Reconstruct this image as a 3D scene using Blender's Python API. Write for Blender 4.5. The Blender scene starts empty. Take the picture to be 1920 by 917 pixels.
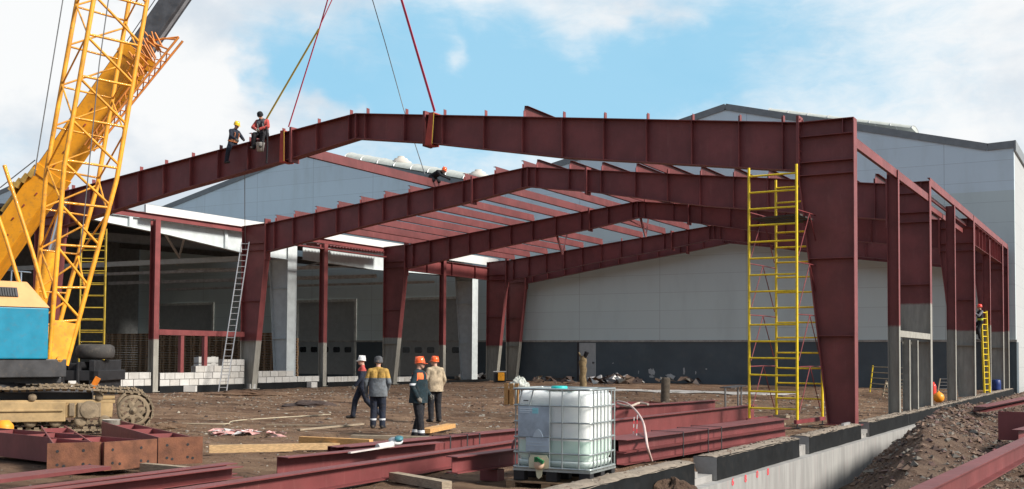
import bpy, bmesh, math, random
import numpy as np
from mathutils import Vector, Matrix, noise

random.seed(7); np.random.seed(7)
D = bpy.data
scene = bpy.context.scene
COL = scene.collection

# ------------------------------------------------------------------ camera
YAW, PITCH, ROLL = 0.5184923618, 0.0379147766, -0.0062122090
FPX, CYP = 2063.641, 586.7585
CAM = Vector((6.46, -29.47, 1.79))
fh = Vector((-math.sin(YAW), math.cos(YAW), 0)); rt = Vector((math.cos(YAW), math.sin(YAW), 0)); UPV = Vector((0, 0, 1))
fw = fh*math.cos(PITCH) + UPV*math.sin(PITCH)
u0 = -fh*math.sin(PITCH) + UPV*math.cos(PITCH)
cR = rt*math.cos(ROLL) - u0*math.sin(ROLL)
cU = rt*math.sin(ROLL) + u0*math.cos(ROLL)
cam = D.cameras.new("camera"); camo = D.objects.new("camera", cam); COL.objects.link(camo)
M = Matrix.Identity(4)
for i in range(3):
    M[i][0] = cR[i]; M[i][1] = cU[i]; M[i][2] = -fw[i]; M[i][3] = CAM[i]
camo.matrix_world = M
cam.sensor_width = 36; cam.sensor_fit = 'HORIZONTAL'
cam.lens = FPX/1920*36
cam.shift_y = (CYP-458.5)/1920
cam.clip_start = 0.1; cam.clip_end = 3000
scene.camera = camo

# ------------------------------------------------------------------ light
SUN_EL, SUN_AZ = math.radians(34), math.radians(3)      # azimuth measured from +X towards +Y
sun = D.lights.new("sun", 'SUN'); suno = D.objects.new("sun", sun); COL.objects.link(suno)
sdir = Vector((math.cos(SUN_EL)*math.cos(SUN_AZ), math.cos(SUN_EL)*math.sin(SUN_AZ), math.sin(SUN_EL)))
suno.rotation_euler = (-sdir).to_track_quat('-Z', 'Y').to_euler()
sun.energy = 4.9; sun.angle = math.radians(12); sun.color = (1.0, 0.94, 0.86)
vs = scene.view_settings
vs.view_transform = 'Standard'; vs.look = 'None'; vs.gamma = 1.0; vs.use_curve_mapping = False
vs.exposure = 0.32


class NT:
    """tiny node-tree writer"""
    def __init__(s, nt): s.nt = nt; s.n = nt.nodes; s.l = nt.links
    def new(s, t, **k):
        n = s.n.new(t)
        for a, b in k.items(): setattr(n, a, b)
        return n
    def set(s, sock, v):
        if hasattr(v, 'default_value') and hasattr(v, 'is_output'): s.l.new(v, sock)
        elif isinstance(v, tuple) and len(v) == 3 and sock.type == 'RGBA': sock.default_value = (*v, 1)
        else: sock.default_value = v
    def math(s, op, a, b=None, c=None):
        n = s.new('ShaderNodeMath', operation=op)
        s.set(n.inputs[0], a)
        if b is not None: s.set(n.inputs[1], b)
        if c is not None: s.set(n.inputs[2], c)
        return n.outputs[0]
    def mix(s, f, a, b, mode='MIX'):
        n = s.new('ShaderNodeMix', data_type='RGBA', blend_type=mode)
        s.set(n.inputs[0], f); s.set(n.inputs[6], a); s.set(n.inputs[7], b)
        return n.outputs[2]
    def step(s, x, lo, hi):
        n = s.new('ShaderNodeMapRange', interpolation_type='SMOOTHSTEP')
        s.set(n.inputs[0], x); n.inputs[1].default_value = lo; n.inputs[2].default_value = hi
        return n.outputs[0]
    def noise(s, vec, scale, detail=4, rough=.55, dist=0.0):
        n = s.new('ShaderNodeTexNoise')
        if vec is not None: s.l.new(vec, n.inputs['Vector'])
        n.inputs['Scale'].default_value = scale; n.inputs['Detail'].default_value = detail
        n.inputs['Roughness'].default_value = rough; n.inputs['Distortion'].default_value = dist
        return n.outputs[0]
    def xyz(s, v):
        n = s.new('ShaderNodeSeparateXYZ'); s.l.new(v, n.inputs[0]); return n.outputs
    def scalev(s, v, sc):
        n = s.new('ShaderNodeMapping'); s.l.new(v, n.inputs[0]); n.inputs['Scale'].default_value = sc; return n.outputs[0]


# ------------------------------------------------------------------ sky
world = D.worlds.new("World"); scene.world = world; world.use_nodes = True
w = NT(world.node_tree); w.n.clear()
tc = w.new('ShaderNodeTexCoord'); gv = tc.outputs['Generated']
sky = w.new('ShaderNodeTexSky', sky_type='NISHITA'); sky.sun_disc = False
sky.sun_elevation = SUN_EL; sky.sun_rotation = math.pi/2 - SUN_AZ; sky.air_density = 1.0; sky.dust_density = 1.0
X, Y, Z = w.xyz(gv)
az = w.math('ARCTAN2', X, Y); el = w.math('ARCSINE', Z)
for sc_, am_ in ((7, .10), (19, .05), (45, .022)):
    wv_ = w.new('ShaderNodeTexNoise'); w.l.new(gv, wv_.inputs['Vector']); wv_.inputs['Scale'].default_value = sc_; wv_.inputs['Detail'].default_value = 3
    wc_ = w.new('ShaderNodeSeparateColor'); w.l.new(wv_.outputs['Color'], wc_.inputs[0])
    az = w.math('ADD', az, w.math('MULTIPLY', w.math('SUBTRACT', wc_.outputs[0], .5), am_*1.3))
    el = w.math('ADD', el, w.math('MULTIPLY', w.math('SUBTRACT', wc_.outputs[1], .5), am_*.7))


def skydir(px, py):
    d = (fw + cR*((px-960)/FPX) + cU*((CYP-py)/FPX)).normalized()
    return math.atan2(d.x, d.y), math.asin(d.z)


nz = w.noise(w.scalev(gv, (1, 1, 1.7)), 6.0, 8, .62, .25)
nzc = w.math('SUBTRACT', nz, .5)
nz2 = w.noise(w.scalev(gv, (1, 1, 2.0)), 15, 6, .6, .2)


def blobs(lst):
    f = None
    for (px, py, sx, sy, amp) in lst:
        a0, e0 = skydir(px, py)
        da = w.math('MULTIPLY', w.math('SUBTRACT', az, a0), FPX/sx)
        de = w.math('MULTIPLY', w.math('SUBTRACT', el, e0), FPX/sy)
        r2 = w.math('ADD', w.math('MULTIPLY', da, da), w.math('MULTIPLY', de, de))
        g = w.math('MULTIPLY', w.math('EXPONENT', w.math('MULTIPLY', r2, -.5)), amp)
        f = g if f is None else w.math('ADD', f, g)
    return f


# openings in the cloud deck, and heaped clouds standing in front of them
gap = blobs([(470, 90, 60, 60, .75), (520, 150, 60, 60, .75), (640, 150, 90, 50, .6), (760, 190, 110, 50, .75), (930, 120, 120, 60, .85), (1080, 185, 160, 40, .9), (900, 225, 160, 30, .7), (1330, 85, 130, 60, .6), (1180, 130, 110, 50, .65), (1500, 60, 160, 60, .3), (1560, 170, 140, 40, .35), (720, 300, 200, 25, .5), (820, 60, 120, 40, .45), (660, 60, 80, 60, .3)])
heap = blobs([(380, 180, 75, 85, 1.1), (300, 250, 120, 80, .6), (620, 205, 62, 18, .9), (868, 112, 26, 26, .9), (1190, 32, 70, 20, .6), (120, 60, 180, 120, .5), (1750, 120, 200, 120, .2), (330, 120, 60, 50, .8)])
gen = w.math('MULTIPLY', w.math('SUBTRACT', w.noise(gv, 2.3, 3, .5), .42), 1.1)
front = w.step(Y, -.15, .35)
b1 = w.math('ADD', w.math('SUBTRACT', gap, w.math('MULTIPLY', heap, .9)), w.math('ADD', w.math('MULTIPLY', nzc, 1.3), w.math('MULTIPLY', w.math('SUBTRACT', w.noise(w.scalev(gv, (1, 1, 2.6)), 24, 6, .65, .6), .5), .8)))
blue = w.step(w.math('ADD', b1, gen), -.22, 1.15)
# cloud body: bright tops, soft blue-grey bellies
belly = w.step(w.math('ADD', w.math('ADD', w.noise(w.scalev(gv, (1, 1, 1.6)), 4.6, 6, .58, .3), w.math('MULTIPLY', nz2, .3)), blobs([(60, 200, 130, 70, .10), (250, 330, 200, 60, .12), (350, 40, 90, 50, .10), (380, 150, 60, 60, -.22), (60, 60, 100, 70, -.25)])), .56, .86)
cloud = w.mix(belly, (7.7, 7.8, 7.85), (5.5, 6.1, 6.7))
lowband = w.step(Z, .14, .0)
cloud = w.mix(w.math('MULTIPLY', lowband, .75), cloud, (7.0, 7.35, 7.6))
skyb = w.mix(.8, sky.outputs[0], (2.4, 5.6, 7.7))
col = w.mix(w.math('MULTIPLY', blue, .9), cloud, skyb)
# unseen sky behind the camera, set darker to deepen shade on camera-facing faces
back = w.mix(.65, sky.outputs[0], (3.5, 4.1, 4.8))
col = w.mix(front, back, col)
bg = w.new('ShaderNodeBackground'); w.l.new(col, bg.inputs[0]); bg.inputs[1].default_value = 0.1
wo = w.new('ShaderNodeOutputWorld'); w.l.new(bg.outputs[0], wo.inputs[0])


# ------------------------------------------------------------------ pixel -> place helpers (used to survey the site)
def ray(px, py): return fw + cR*((px-960)/FPX) + cU*((CYP-py)/FPX)
def onZ(px, py, z=0.0): d = ray(px, py); return CAM + d*((z-CAM.z)/d.z)
def onX(px, py, x=0.0): d = ray(px, py); return CAM + d*((x-CAM.x)/d.x)
def onY(px, py, y=0.0): d = ray(px, py); return CAM + d*((y-CAM.y)/d.y)
def atd(px, py, dist): return CAM + ray(px, py)*dist


# ------------------------------------------------------------------ materials
def s2l(*c):
    return tuple((v/255/12.92 if v/255 <= .04045 else ((v/255+.055)/1.055)**2.4) for v in c)


_mats = {}


def pmat(name, col, rough=.6, metal=0.0, var=.18, vscale=3.0, bump=0.0, bscale=40, spec=.4, dirt=0.0, dirtcol=(.11, .085, .065), trans=0.0, coat=0):
    """painted / plain surface with slight colour variation, optional grime and bump"""
    if name in _mats: return _mats[name]
    m = D.materials.new(name); m.use_nodes = True
    t = NT(m.node_tree); b = t.n['Principled BSDF']
    pos = t.new('ShaderNodeNewGeometry').outputs['Position']
    n1 = t.noise(pos, vscale, 5, .6)
    c = t.mix(t.step(n1, .3, .7), tuple(max(0, v*(1-var)) for v in col), tuple(min(1, v*(1+var)) for v in col))
    if dirt:
        n2 = t.noise(pos, vscale*2.7, 6, .65)
        c = t.mix(t.math('MULTIPLY', t.step(n2, .5, .72), dirt), c, dirtcol)
    t.l.new(c, b.inputs['Base Color'])
    t.set(b.inputs['Roughness'], t.math('MULTIPLY_ADD', n1, .25, rough-.12))
    b.inputs['Metallic'].default_value = metal
    b.inputs['Specular IOR Level'].default_value = spec
    if coat: b.inputs['Coat Weight'].default_value = coat
    if trans: b.inputs['Transmission Weight'].default_value = trans
    if bump:
        bn = t.new('ShaderNodeBump'); bn.inputs['Strength'].default_value = bump; bn.inputs['Distance'].default_value = .02
        t.l.new(t.noise(pos, bscale, 4, .6), bn.inputs['Height']); t.l.new(bn.outputs[0], b.inputs['Normal'])
    _mats[name] = m
    return m


def steel(primer=None, tone=1.0):
    """dark red oxide primed steel; below `primer` metres the grey first coat is still bare"""
    key = f"red_steel_{primer}_{tone}"
    if key in _mats: return _mats[key]
    m = D.materials.new(key); m.use_nodes = True
    t = NT(m.node_tree); b = t.n['Principled BSDF']
    pos = t.new('ShaderNodeNewGeometry').outputs['Position']
    n1 = t.noise(pos, 1.1, 5, .6); n2 = t.noise(t.scalev(pos, (3, 3, .5)), 2.5, 6, .7); n3 = t.noise(pos, 9, 5, .7)
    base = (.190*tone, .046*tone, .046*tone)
    c = t.mix(t.step(n1, .3, .7), tuple(v*.82 for v in base), tuple(v*1.18 for v in base))
    c = t.mix(t.math('MULTIPLY', t.step(n2, .53, .74), .32), c, (.27, .105, .095))
    n4 = t.noise(t.scalev(pos, (14, 14, 1.2)), 1.6, 5, .75)
    c = t.mix(t.math('MULTIPLY', t.step(n4, .64, .72), .32), c, (.38, .23, .21))      # scratches and chalky runs      # rubbed, dusty streaks
    c = t.mix(t.math('MULTIPLY', t.step(n3, .58, .76), .55), c, (.12, .05, .03))
    if primer is not None:
        z = t.xyz(pos)[2]
        e = t.math('ADD', z, t.math('MULTIPLY', t.math('SUBTRACT', n3, .5), .12))
        g = t.mix(t.step(n2, .35, .75), (.255, .245, .215), (.36, .345, .30))
        c = t.mix(t.step(e, primer+.05, primer-.05), c, g)
    t.l.new(c, b.inputs['Base Color'])
    t.set(b.inputs['Roughness'], t.math('MULTIPLY_ADD', n3, .3, .38))
    b.inputs['Specular IOR Level'].default_value = .5
    bn = t.new('ShaderNodeBump'); bn.inputs['Strength'].default_value = .25; bn.inputs['Distance'].default_value = .02
    t.l.new(n1, bn.inputs['Height']); t.l.new(bn.outputs[0], b.inputs['Normal'])
    _mats[key] = m
    return m


def panelmat(name, lo, hi, split, seam_z=1.2, seam_x=6.0):
    """insulated wall panels: horizontal joints, a change of panel colour at height `split`"""
    m = D.materials.new(name); m.use_nodes = True
    t = NT(m.node_tree); b = t.n['Principled BSDF']
    pos = t.new('ShaderNodeNewGeometry').outputs['Position']
    x, y, z = t.xyz(pos)
    c = t.mix(t.step(z, split-.01, split+.01), lo, hi)
    row = t.math('FLOOR', t.math('DIVIDE', z, seam_z))
    wn = t.new('ShaderNodeTexWhiteNoise', noise_dimensions='1D'); t.l.new(row, wn.inputs['W'])
    c = t.mix(t.math('MULTIPLY', wn.outputs['Value'], .10), c, (.45, .47, .5))
    fz = t.math('FRACT', t.math('DIVIDE', z, seam_z)); fx = t.math('FRACT', t.math('DIVIDE', t.math('ADD', x, y), seam_x))
    line = t.math('MAXIMUM', t.math('LESS_THAN', fz, .018), t.math('LESS_THAN', fx, .006))
    c = t.mix(t.math('MULTIPLY', line, .38), c, (.12, .13, .14))
    n = t.noise(t.scalev(pos, (1, 1, .25)), .8, 5, .6)
    c = t.mix(t.math('MULTIPLY', t.step(n, .45, .8), .35), c, tuple(v*.72 for v in lo))
    t.l.new(c, b.inputs['Base Color']); b.inputs['Roughness'].default_value = .45
    _mats[name] = m
    return m


def groundmat():
    m = D.materials.new("churned_earth"); m.use_nodes = True
    t = NT(m.node_tree); b = t.n['Principled BSDF']
    pos = t.new('ShaderNodeNewGeometry').outputs['Position']
    x, y, z = t.xyz(pos)
    rot = t.new('ShaderNodeMapping'); t.l.new(pos, rot.inputs[0]); rot.inputs['Rotation'].default_value = (0, 0, -.45); rot.inputs['Scale'].default_value = (.28, 1.5, 1)
    n0 = t.noise(pos, .28, 5, .6); n1 = t.noise(rot.outputs[0], 1.0, 6, .65); n2 = t.noise(pos, 6, 7, .7); n3 = t.noise(pos, 38, 5, .75)
    c = t.mix(t.step(n0, .35, .65), (.27, .185, .135), (.38, .285, .215))
    c = t.mix(t.math('MULTIPLY', t.step(n1, .47, .64), .85), c, (.50, .40, .30))
    c = t.mix(t.math('MULTIPLY', t.step(n1, .47, .33), .85), c, (.085, .055, .042))
    nb = t.noise(rot.outputs[0], .42, 4, .6)
    c = t.mix(t.math('MULTIPLY', t.step(nb, .54, .66), .55), c, (.56, .46, .36))
    c = t.mix(t.math('MULTIPLY', t.step(nb, .45, .33), .6), c, (.15, .10, .078))
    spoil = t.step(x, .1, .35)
    c = t.mix(t.math('MULTIPLY', t.step(n2, .55, .75), .4), c, (.44, .36, .28))
    c = t.mix(t.math('MULTIPLY', t.step(n2, .45, .28), .5), c, (.10, .068, .052))
    c = t.mix(t.math('MULTIPLY', t.step(n3, .6, .78), .4), c, (.46, .40, .33))
    c = t.mix(t.math('MULTIPLY', t.step(n3, .42, .25), .35), c, (.085, .06, .048))
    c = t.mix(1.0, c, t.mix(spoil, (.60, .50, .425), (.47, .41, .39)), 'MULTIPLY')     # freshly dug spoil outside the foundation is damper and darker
    t.l.new(c, b.inputs['Base Color'])
    b.inputs['Roughness'].default_value = .9; b.inputs['Specular IOR Level'].default_value = .2
    h = t.math('ADD', t.math('MULTIPLY', n2, .7), t.math('ADD', t.math('MULTIPLY', n3, .35), t.math('MULTIPLY', n1, .5)))
    bn = t.new('ShaderNodeBump'); bn.inputs['Strength'].default_value = 1.0; bn.inputs['Distance'].default_value = .2
    t.l.new(h, bn.inputs['Height']); t.l.new(bn.outputs[0], b.inputs['Normal'])
    return m


def woodmat(name, col):
    if name in _mats: return _mats[name]
    m = D.materials.new(name); m.use_nodes = True
    t = NT(m.node_tree); b = t.n['Principled BSDF']
    tcn = t.new('ShaderNodeNewGeometry').outputs['Position']
    n1 = t.noise(t.scalev(tcn, (6, 6, 40)), 2, 5, .65); n2 = t.noise(tcn, 3, 4, .6)
    c = t.mix(t.step(n1, .35, .7), tuple(v*.68 for v in col), tuple(min(1, v*1.15) for v in col))
    c = t.mix(t.math('MULTIPLY', t.step(n2, .52, .75), .5), c, (.13, .10, .075))
    t.l.new(c, b.inputs['Base Color']); b.inputs['Roughness'].default_value = .8
    _mats[name] = m
    return m


RED = steel()
YEL = pmat('yellow_paint', (.76, .33, .020), .45, var=.2, dirt=.5, coat=.15)
SCAF = pmat('scaffold_yellow', (.80, .58, .02), .45, var=.14, vscale=5, dirt=.4)
SCRED = pmat('scaffold_red', (.20, .04, .045), .5, var=.2, dirt=.3)
CREAM = pmat('crane_cream_yellow', (.64, .33, .125), .42, var=.05, dirt=.2, coat=.2)
CYAN = pmat('crane_cyan', (.002, .20, .32), .4, var=.08, dirt=.22, coat=.2)
BLACK = pmat('black_rubbery', (.018, .018, .02), .6, var=.3)
DARK = pmat('dark_steel', (.035, .035, .038), .5, var=.3, dirt=.3)
GREYST = pmat('grey_steel', (.22, .22, .22), .4, metal=.6, var=.15)
ALU = pmat('aluminium', (.62, .62, .62), .35, metal=.7, var=.1)
GALV = pmat('galvanised', (.38, .42, .42), .38, metal=.65, var=.15)
CHROME = pmat('chrome', (.75, .77, .8), .15, metal=1.0, var=.03)
MUD = pmat('dry_mud', (.235, .180, .118), .9, var=.28, vscale=4, bump=.6, bscale=14, dirt=.5)
BITUM = pmat('bitumen_black', (.008, .009, .010), .75, var=.35, vscale=2, dirt=.3, dirtcol=(.035, .03, .026), spec=.2)
CONC = pmat('pale_concrete', (.30, .29, .275), .8, var=.15, vscale=2, bump=.3, dirt=.3, dirtcol=(.25, .21, .18))
DUSTY = pmat('dusty_concrete_top', (.25, .205, .16), .9, var=.25, vscale=5, bump=.6, bscale=20, dirt=.45)
BLOCK = pmat('aerated_block', (.54, .53, .505), .9, var=.08, vscale=2, dirt=.22, dirtcol=(.4, .36, .32))
MORTAR = pmat('mortar', (.20, .18, .165), .9, var=.15)
WHITEST = pmat('white_coated_steel', (.54, .59, .60), .5, var=.08, dirt=.15, dirtcol=(.35, .35, .33))
WHITE = pmat('white_paint', (.62, .62, .605), .5, var=.05, dirt=.1)
PINEW = woodmat('fresh_pine', (.56, .37, .185)); OLDW = woodmat('grey_timber', (.34, .27, .19)); PALW = woodmat('pallet_timber', (.30, .19, .105)); ORW = woodmat('orange_pine', (.60, .33, .12))
RUST = pmat('rusty_plate', (.15, .060, .032), .8, var=.35, vscale=4, dirt=.5, dirtcol=(.13, .05, .035), bump=.3)
TYRE = pmat('tyre_rubber', (.045, .042, .04), .8, var=.25, dirt=.5, dirtcol=(.12, .105, .085))
PLINTH = pmat('plinth_slate_panel', (.082, .106, .122), .6, var=.12, vscale=.7, dirt=.3, dirtcol=(.13, .14, .14))
GLASSD = pmat('dark_glazing', (.012, .014, .016), .15, var=.1)


# ------------------------------------------------------------------ mesh builder
class MB:
    def __init__(s, mtx=None): s.v = []; s.f = []; s.mi = []; s.m = mtx; s.mats = []; s.cur = 0; s.smooth = []
    def mat(s, m):
        if m not in s.mats: s.mats.append(m)
        s.cur = s.mats.index(m); return s
    def add(s, vs, fs, smooth=False):
        o = len(s.v)
        s.v += [tuple(s.m @ Vector(p)) if s.m is not None else tuple(p) for p in vs]
        s.f += [tuple(i+o for i in f) for f in fs]
        s.mi += [s.cur]*len(fs); s.smooth += [smooth]*len(fs); return s
    def box(s, c, d, rz=0.0, rx=0.0, ry=0.0):
        R = Matrix.Rotation(rz, 3, 'Z') @ Matrix.Rotation(ry, 3, 'Y') @ Matrix.Rotation(rx, 3, 'X')
        c = Vector(c); vs = [c + R @ Vector((d[0]/2*a, d[1]/2*b, d[2]/2*e)) for a in (-1, 1) for b in (-1, 1) for e in (-1, 1)]
        return s.add(vs, [(0, 1, 3, 2), (4, 6, 7, 5), (0, 4, 5, 1), (2, 3, 7, 6), (0, 2, 6, 4), (1, 5, 7, 3)])
    def bx(s, x0, x1, y0, y1, z0, z1):
        return s.box(((x0+x1)/2, (y0+y1)/2, (z0+z1)/2), (abs(x1-x0), abs(y1-y0), abs(z1-z0)))
    def bar(s, p, q, wd, ht, up=(0, 0, 1), w2=None, h2=None):
        p, q = Vector(p), Vector(q); t = (q-p).normalized(); u = Vector(up); sd = t.cross(u)
        if sd.length < 1e-4: sd = t.cross(Vector((1, 0, 0)))
        sd.normalize(); u = sd.cross(t)
        w2 = wd if w2 is None else w2; h2 = ht if h2 is None else h2
        vs = [p+sd*wd/2*a+u*ht/2*b for a, b in ((-1, -1), (1, -1), (1, 1), (-1, 1))] + [q+sd*w2/2*a+u*h2/2*b for a, b in ((-1, -1), (1, -1), (1, 1), (-1, 1))]
        return s.add(vs, [(3, 2, 1, 0), (4, 5, 6, 7), (0, 1, 5, 4), (1, 2, 6, 5), (2, 3, 7, 6), (3, 0, 4, 7)])
    def tube(s, pts, r, n=8, cap=True, smooth=True):
        pts = [Vector(p) for p in pts]; rs = r if isinstance(r, (list, tuple)) else [r]*len(pts)
        vs = []; fs = []; ref = None
        for i, p in enumerate(pts):
            t = (pts[min(i+1, len(pts)-1)]-pts[max(i-1, 0)]).normalized()
            if ref is None: ref = Vector((0, 0, 1)) if abs(t.z) < .9 else Vector((1, 0, 0))
            a = t.cross(ref).normalized(); b2 = a.cross(t); ref = b2
            for k in range(n):
                th = 2*math.pi*k/n; vs.append(p+(a*math.cos(th)+b2*math.sin(th))*rs[i])
        for i in range(len(pts)-1):
            for k in range(n): fs.append((i*n+k, i*n+(k+1) % n, (i+1)*n+(k+1) % n, (i+1)*n+k))
        s.add(vs, fs, smooth)
        if cap:
            s.add(vs[:n], [tuple(range(n))]); s.add(vs[-n:], [tuple(reversed(range(n)))])
        return s
    def lathe(s, prof, n=24, c=(0, 0, 0), axis=(0, 0, 1), smooth=True):
        """profile of (radius, height)"""
        ax = Vector(axis).normalized(); a = ax.cross(Vector((0, 0, 1)) if abs(ax.z) < .9 else Vector((1, 0, 0))).normalized(); b2 = ax.cross(a); c = Vector(c)
        vs = []; fs = []
        for r, h in prof:
            for k in range(n):
                th = 2*math.pi*k/n; vs.append(c+ax*h+(a*math.cos(th)+b2*math.sin(th))*max(r, 1e-4))
        for i in range(len(prof)-1):
            for k in range(n): fs.append((i*n+k, i*n+(k+1) % n, (i+1)*n+(k+1) % n, (i+1)*n+k))
        return s.add(vs, fs, smooth)
    def prism(s, poly, d, origin=(0, 0, 0), ex=(1, 0, 0), ey=(0, 0, 1), en=(0, 1, 0), o=0.0):
        """polygon in (ex,ey) plane extruded from o to o+d along en"""
        O, ex, ey, en = Vector(origin), Vector(ex), Vector(ey), Vector(en); n = len(poly)
        vs = [O+ex*a+ey*b2+en*o for a, b2 in poly] + [O+ex*a+ey*b2+en*(o+d) for a, b2 in poly]
        return s.add(vs, [tuple(range(n)), tuple(reversed(range(n, 2*n)))] + [(i, i+n, (i+1) % n+n, (i+1) % n) for i in range(n)])
    def ibeam(s, p, q, h, wd, tf=.016, tw=.012, up=(0, 0, 1)):
        p, q = Vector(p), Vector(q); t = (q-p).normalized(); u = Vector(up); sd = t.cross(u).normalized(); u = sd.cross(t)
        s.bar(p+u*(h/2-tf/2), q+u*(h/2-tf/2), wd, tf, u); s.bar(p-u*(h/2-tf/2), q-u*(h/2-tf/2), wd, tf, u)
        return s.bar(p, q, tw, h-2*tf-.002, u)
    def channel(s, p, q, h, wd, th=.01, up=(0, 0, 1), flip=1):
        p, q = Vector(p), Vector(q); t = (q-p).normalized(); u = Vector(up); sd = t.cross(u).normalized()*flip; u = Vector(up)-t*t.dot(Vector(up)); u.normalize()
        s.bar(p-sd*(wd/2-th/2), q-sd*(wd/2-th/2), th, h-2*th-.002, u)
        s.bar(p+u*(h/2-th/2), q+u*(h/2-th/2), wd, th, u); return s.bar(p-u*(h/2-th/2), q-u*(h/2-th/2), wd, th, u)
    def build(s, name, mat=None, parent=None, bevel=0.0, local=False):
        me = D.meshes.new(name); off = Vector((0, 0, 0)); p = parent
        if not local:
            while p is not None: off += p.location; p = p.parent
        me.from_pydata([tuple(Vector(v)-off) for v in s.v], [], s.f)
        if s.mats:
            for m in s.mats: me.materials.append(m)
            me.polygons.foreach_set('material_index', s.mi)
        elif mat: me.materials.append(mat)
        me.polygons.foreach_set('use_smooth', s.smooth)
        me.update()
        o = D.objects.new(name, me); COL.objects.link(o)
        if parent is not None: o.parent = parent
        if bevel:
            b = o.modifiers.new('bevel', 'BEVEL'); b.width = bevel; b.segments = 2; b.limit_method = 'ANGLE'
        return o


def tag(o, label=None, cat=None, group=None, kind=None):
    if label:
        o['label'] = label
        nw = len(label.split())
        if nw < 4 or nw > 16: print('LABEL WORDS', nw, label)
    if cat: o['category'] = cat
    if group: o['group'] = group
    if kind: o['kind'] = kind
    return o


def empty(name, loc, label, cat, group=None, rz=0.0):
    o = D.objects.new(name, None); COL.objects.link(o); o.location = loc; o.rotation_euler = (0, 0, rz)
    o.empty_display_size = .2
    return tag(o, label, cat, group)


def copy_tree(o, parent=None):
    c = o.copy(); COL.objects.link(c)
    if parent is not None: c.parent = parent
    for ch in [k for k in D.objects if k.parent == o]: copy_tree(ch, c)
    return c


ORD = ['first', 'second', 'third', 'fourth', 'fifth', 'sixth', 'seventh', 'eighth', 'ninth', 'tenth', 'eleventh', 'twelfth', 'thirteenth', 'fourteenth']
SPAN, EAVE, RIDGE, XR = 32.9, 8.08, 9.90, -16.45

# ------------------------------------------------------------------ ground
def smooth01(t): t = min(1, max(0, t)); return t*t*(3-2*t)


def mound(x, y):
    """height of the spoil heap beside the foundation (and of the trench between)"""
    xc = 3.3 - 1.2*smooth01((y+13)/14) - .9*smooth01((y-2)/12)
    top = -.15 + .58*smooth01((y+13)/9) - .42*smooth01((y-3)/12)
    if x < xc: h = top - .85*(xc-x)**1.1
    else: h = top - .42*(x-xc)
    base = -.10 if x > xc else -1.25
    return max(h, base)


RUTS = [((-30, 3.0), (-1.2, 9.5), 1.5), ((-26, -6), (-3, 16), -2.0), ((-22, -13), (-4, 3), 1.2), ((-29, 14), (-2, 20), .8), ((-14, -17), (-6, -9), .5)]


def rut(x, y):
    z = 0.0
    for (ax_, ay_), (bx_, by_), bow in RUTS:
        dx, dy = bx_-ax_, by_-ay_; l_ = math.hypot(dx, dy); f = ((x-ax_)*dx+(y-ay_)*dy)/(l_*l_)
        if -.02 < f < 1.02:
            d = ((x-ax_)*-dy+(y-ay_)*dx)/l_ - bow*math.sin(f*3.14) + .12*noise.noise((f*9, bow, 1))
            fade = smooth01(min(f+.02, 1.02-f)*12)
            for o_ in (-.95, .95):
                e = abs(d-o_); z += fade*(-.075*math.exp(-(e/.20)**2) + .05*math.exp(-((e-.42)/.15)**2))
    return z


def gz(x, y):
    n = .055*noise.noise((x*.35, y*.35, 0)) + .03*noise.noise((x*1.1, y*1.1, 3)) + .016*noise.noise((x*3.1, y*3.1, 5))
    far = smooth01((60-abs(x+15))/25)*smooth01((75-abs(y))/25)
    n *= (.4 + .6*far)
    if x <= .1:
        z = -.07 + n + .035*noise.noise((x*.9+y*.4, y*2.2, 11)) + .02*noise.noise((x*4.3, y*4.3, 12))
        if -31 < x < -1 and -2 < y < 36: z += .05*noise.noise((x*.16+4, y*.5, 9)) + .05*abs(noise.noise((x*.7, y*1.9, 6)))
        if -31 < x < -1 and -18 < y < 22: z += rut(x, y)*(.75+.5*noise.noise((x*1.7, y*1.7, 4)))
        return z
    if y < -27: t = smooth01((y+33)/6); return (-.07+n)*(1-t) + t*(mound(x, y)+n)
    rough = .10*noise.noise((x*1.3, y*1.3, 8)) + .05*noise.noise((x*3.3, y*3.3, 2))
    z = mound(x, y) + n + (rough if mound(x, y) > -.9 else 0)
    if x > 6: return z*(1-smooth01((x-6)/3)) + (-.1+n)*smooth01((x-6)/3)
    return z


def grade(a, b, step): return list(np.arange(a, b, step))
gx = [-900, -500, -300, -200, -140, -110, -95, -85] + grade(-78, -34, 1.0) + grade(-34, -18, .28) + grade(-18, -.3, .12) + [-.2, .28] + grade(.36, 5.2, .085) + grade(5.2, 9, .3) + [10, 12, 15, 20, 30, 50, 80, 150, 300, 500, 900]
gy = [-300, -150, -80, -50, -38] + grade(-33, -20, .35) + grade(-20, -3, .1) + grade(-3, 10, .16) + grade(10, 40, .4) + [41, 43, 46, 50, 56, 64, 75, 90, 110, 150, 220, 350, 600, 1200]
nx, ny = len(gx), len(gy)
verts = [(x, y, gz(x, y)) for y in gy for x in gx]
faces = [(j*nx+i, j*nx+i+1, (j+1)*nx+i+1, (j+1)*nx+i) for j in range(ny-1) for i in range(nx-1)]
me = D.meshes.new('ground'); me.from_pydata(verts, [], faces); me.polygons.foreach_set('use_smooth', [True]*len(faces))
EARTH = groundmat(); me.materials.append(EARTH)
ground = D.objects.new('ground', me); COL.objects.link(ground); tag(ground, 'churned brown building-site earth with wheel ruts and a spoil trench', kind='structure')


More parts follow.
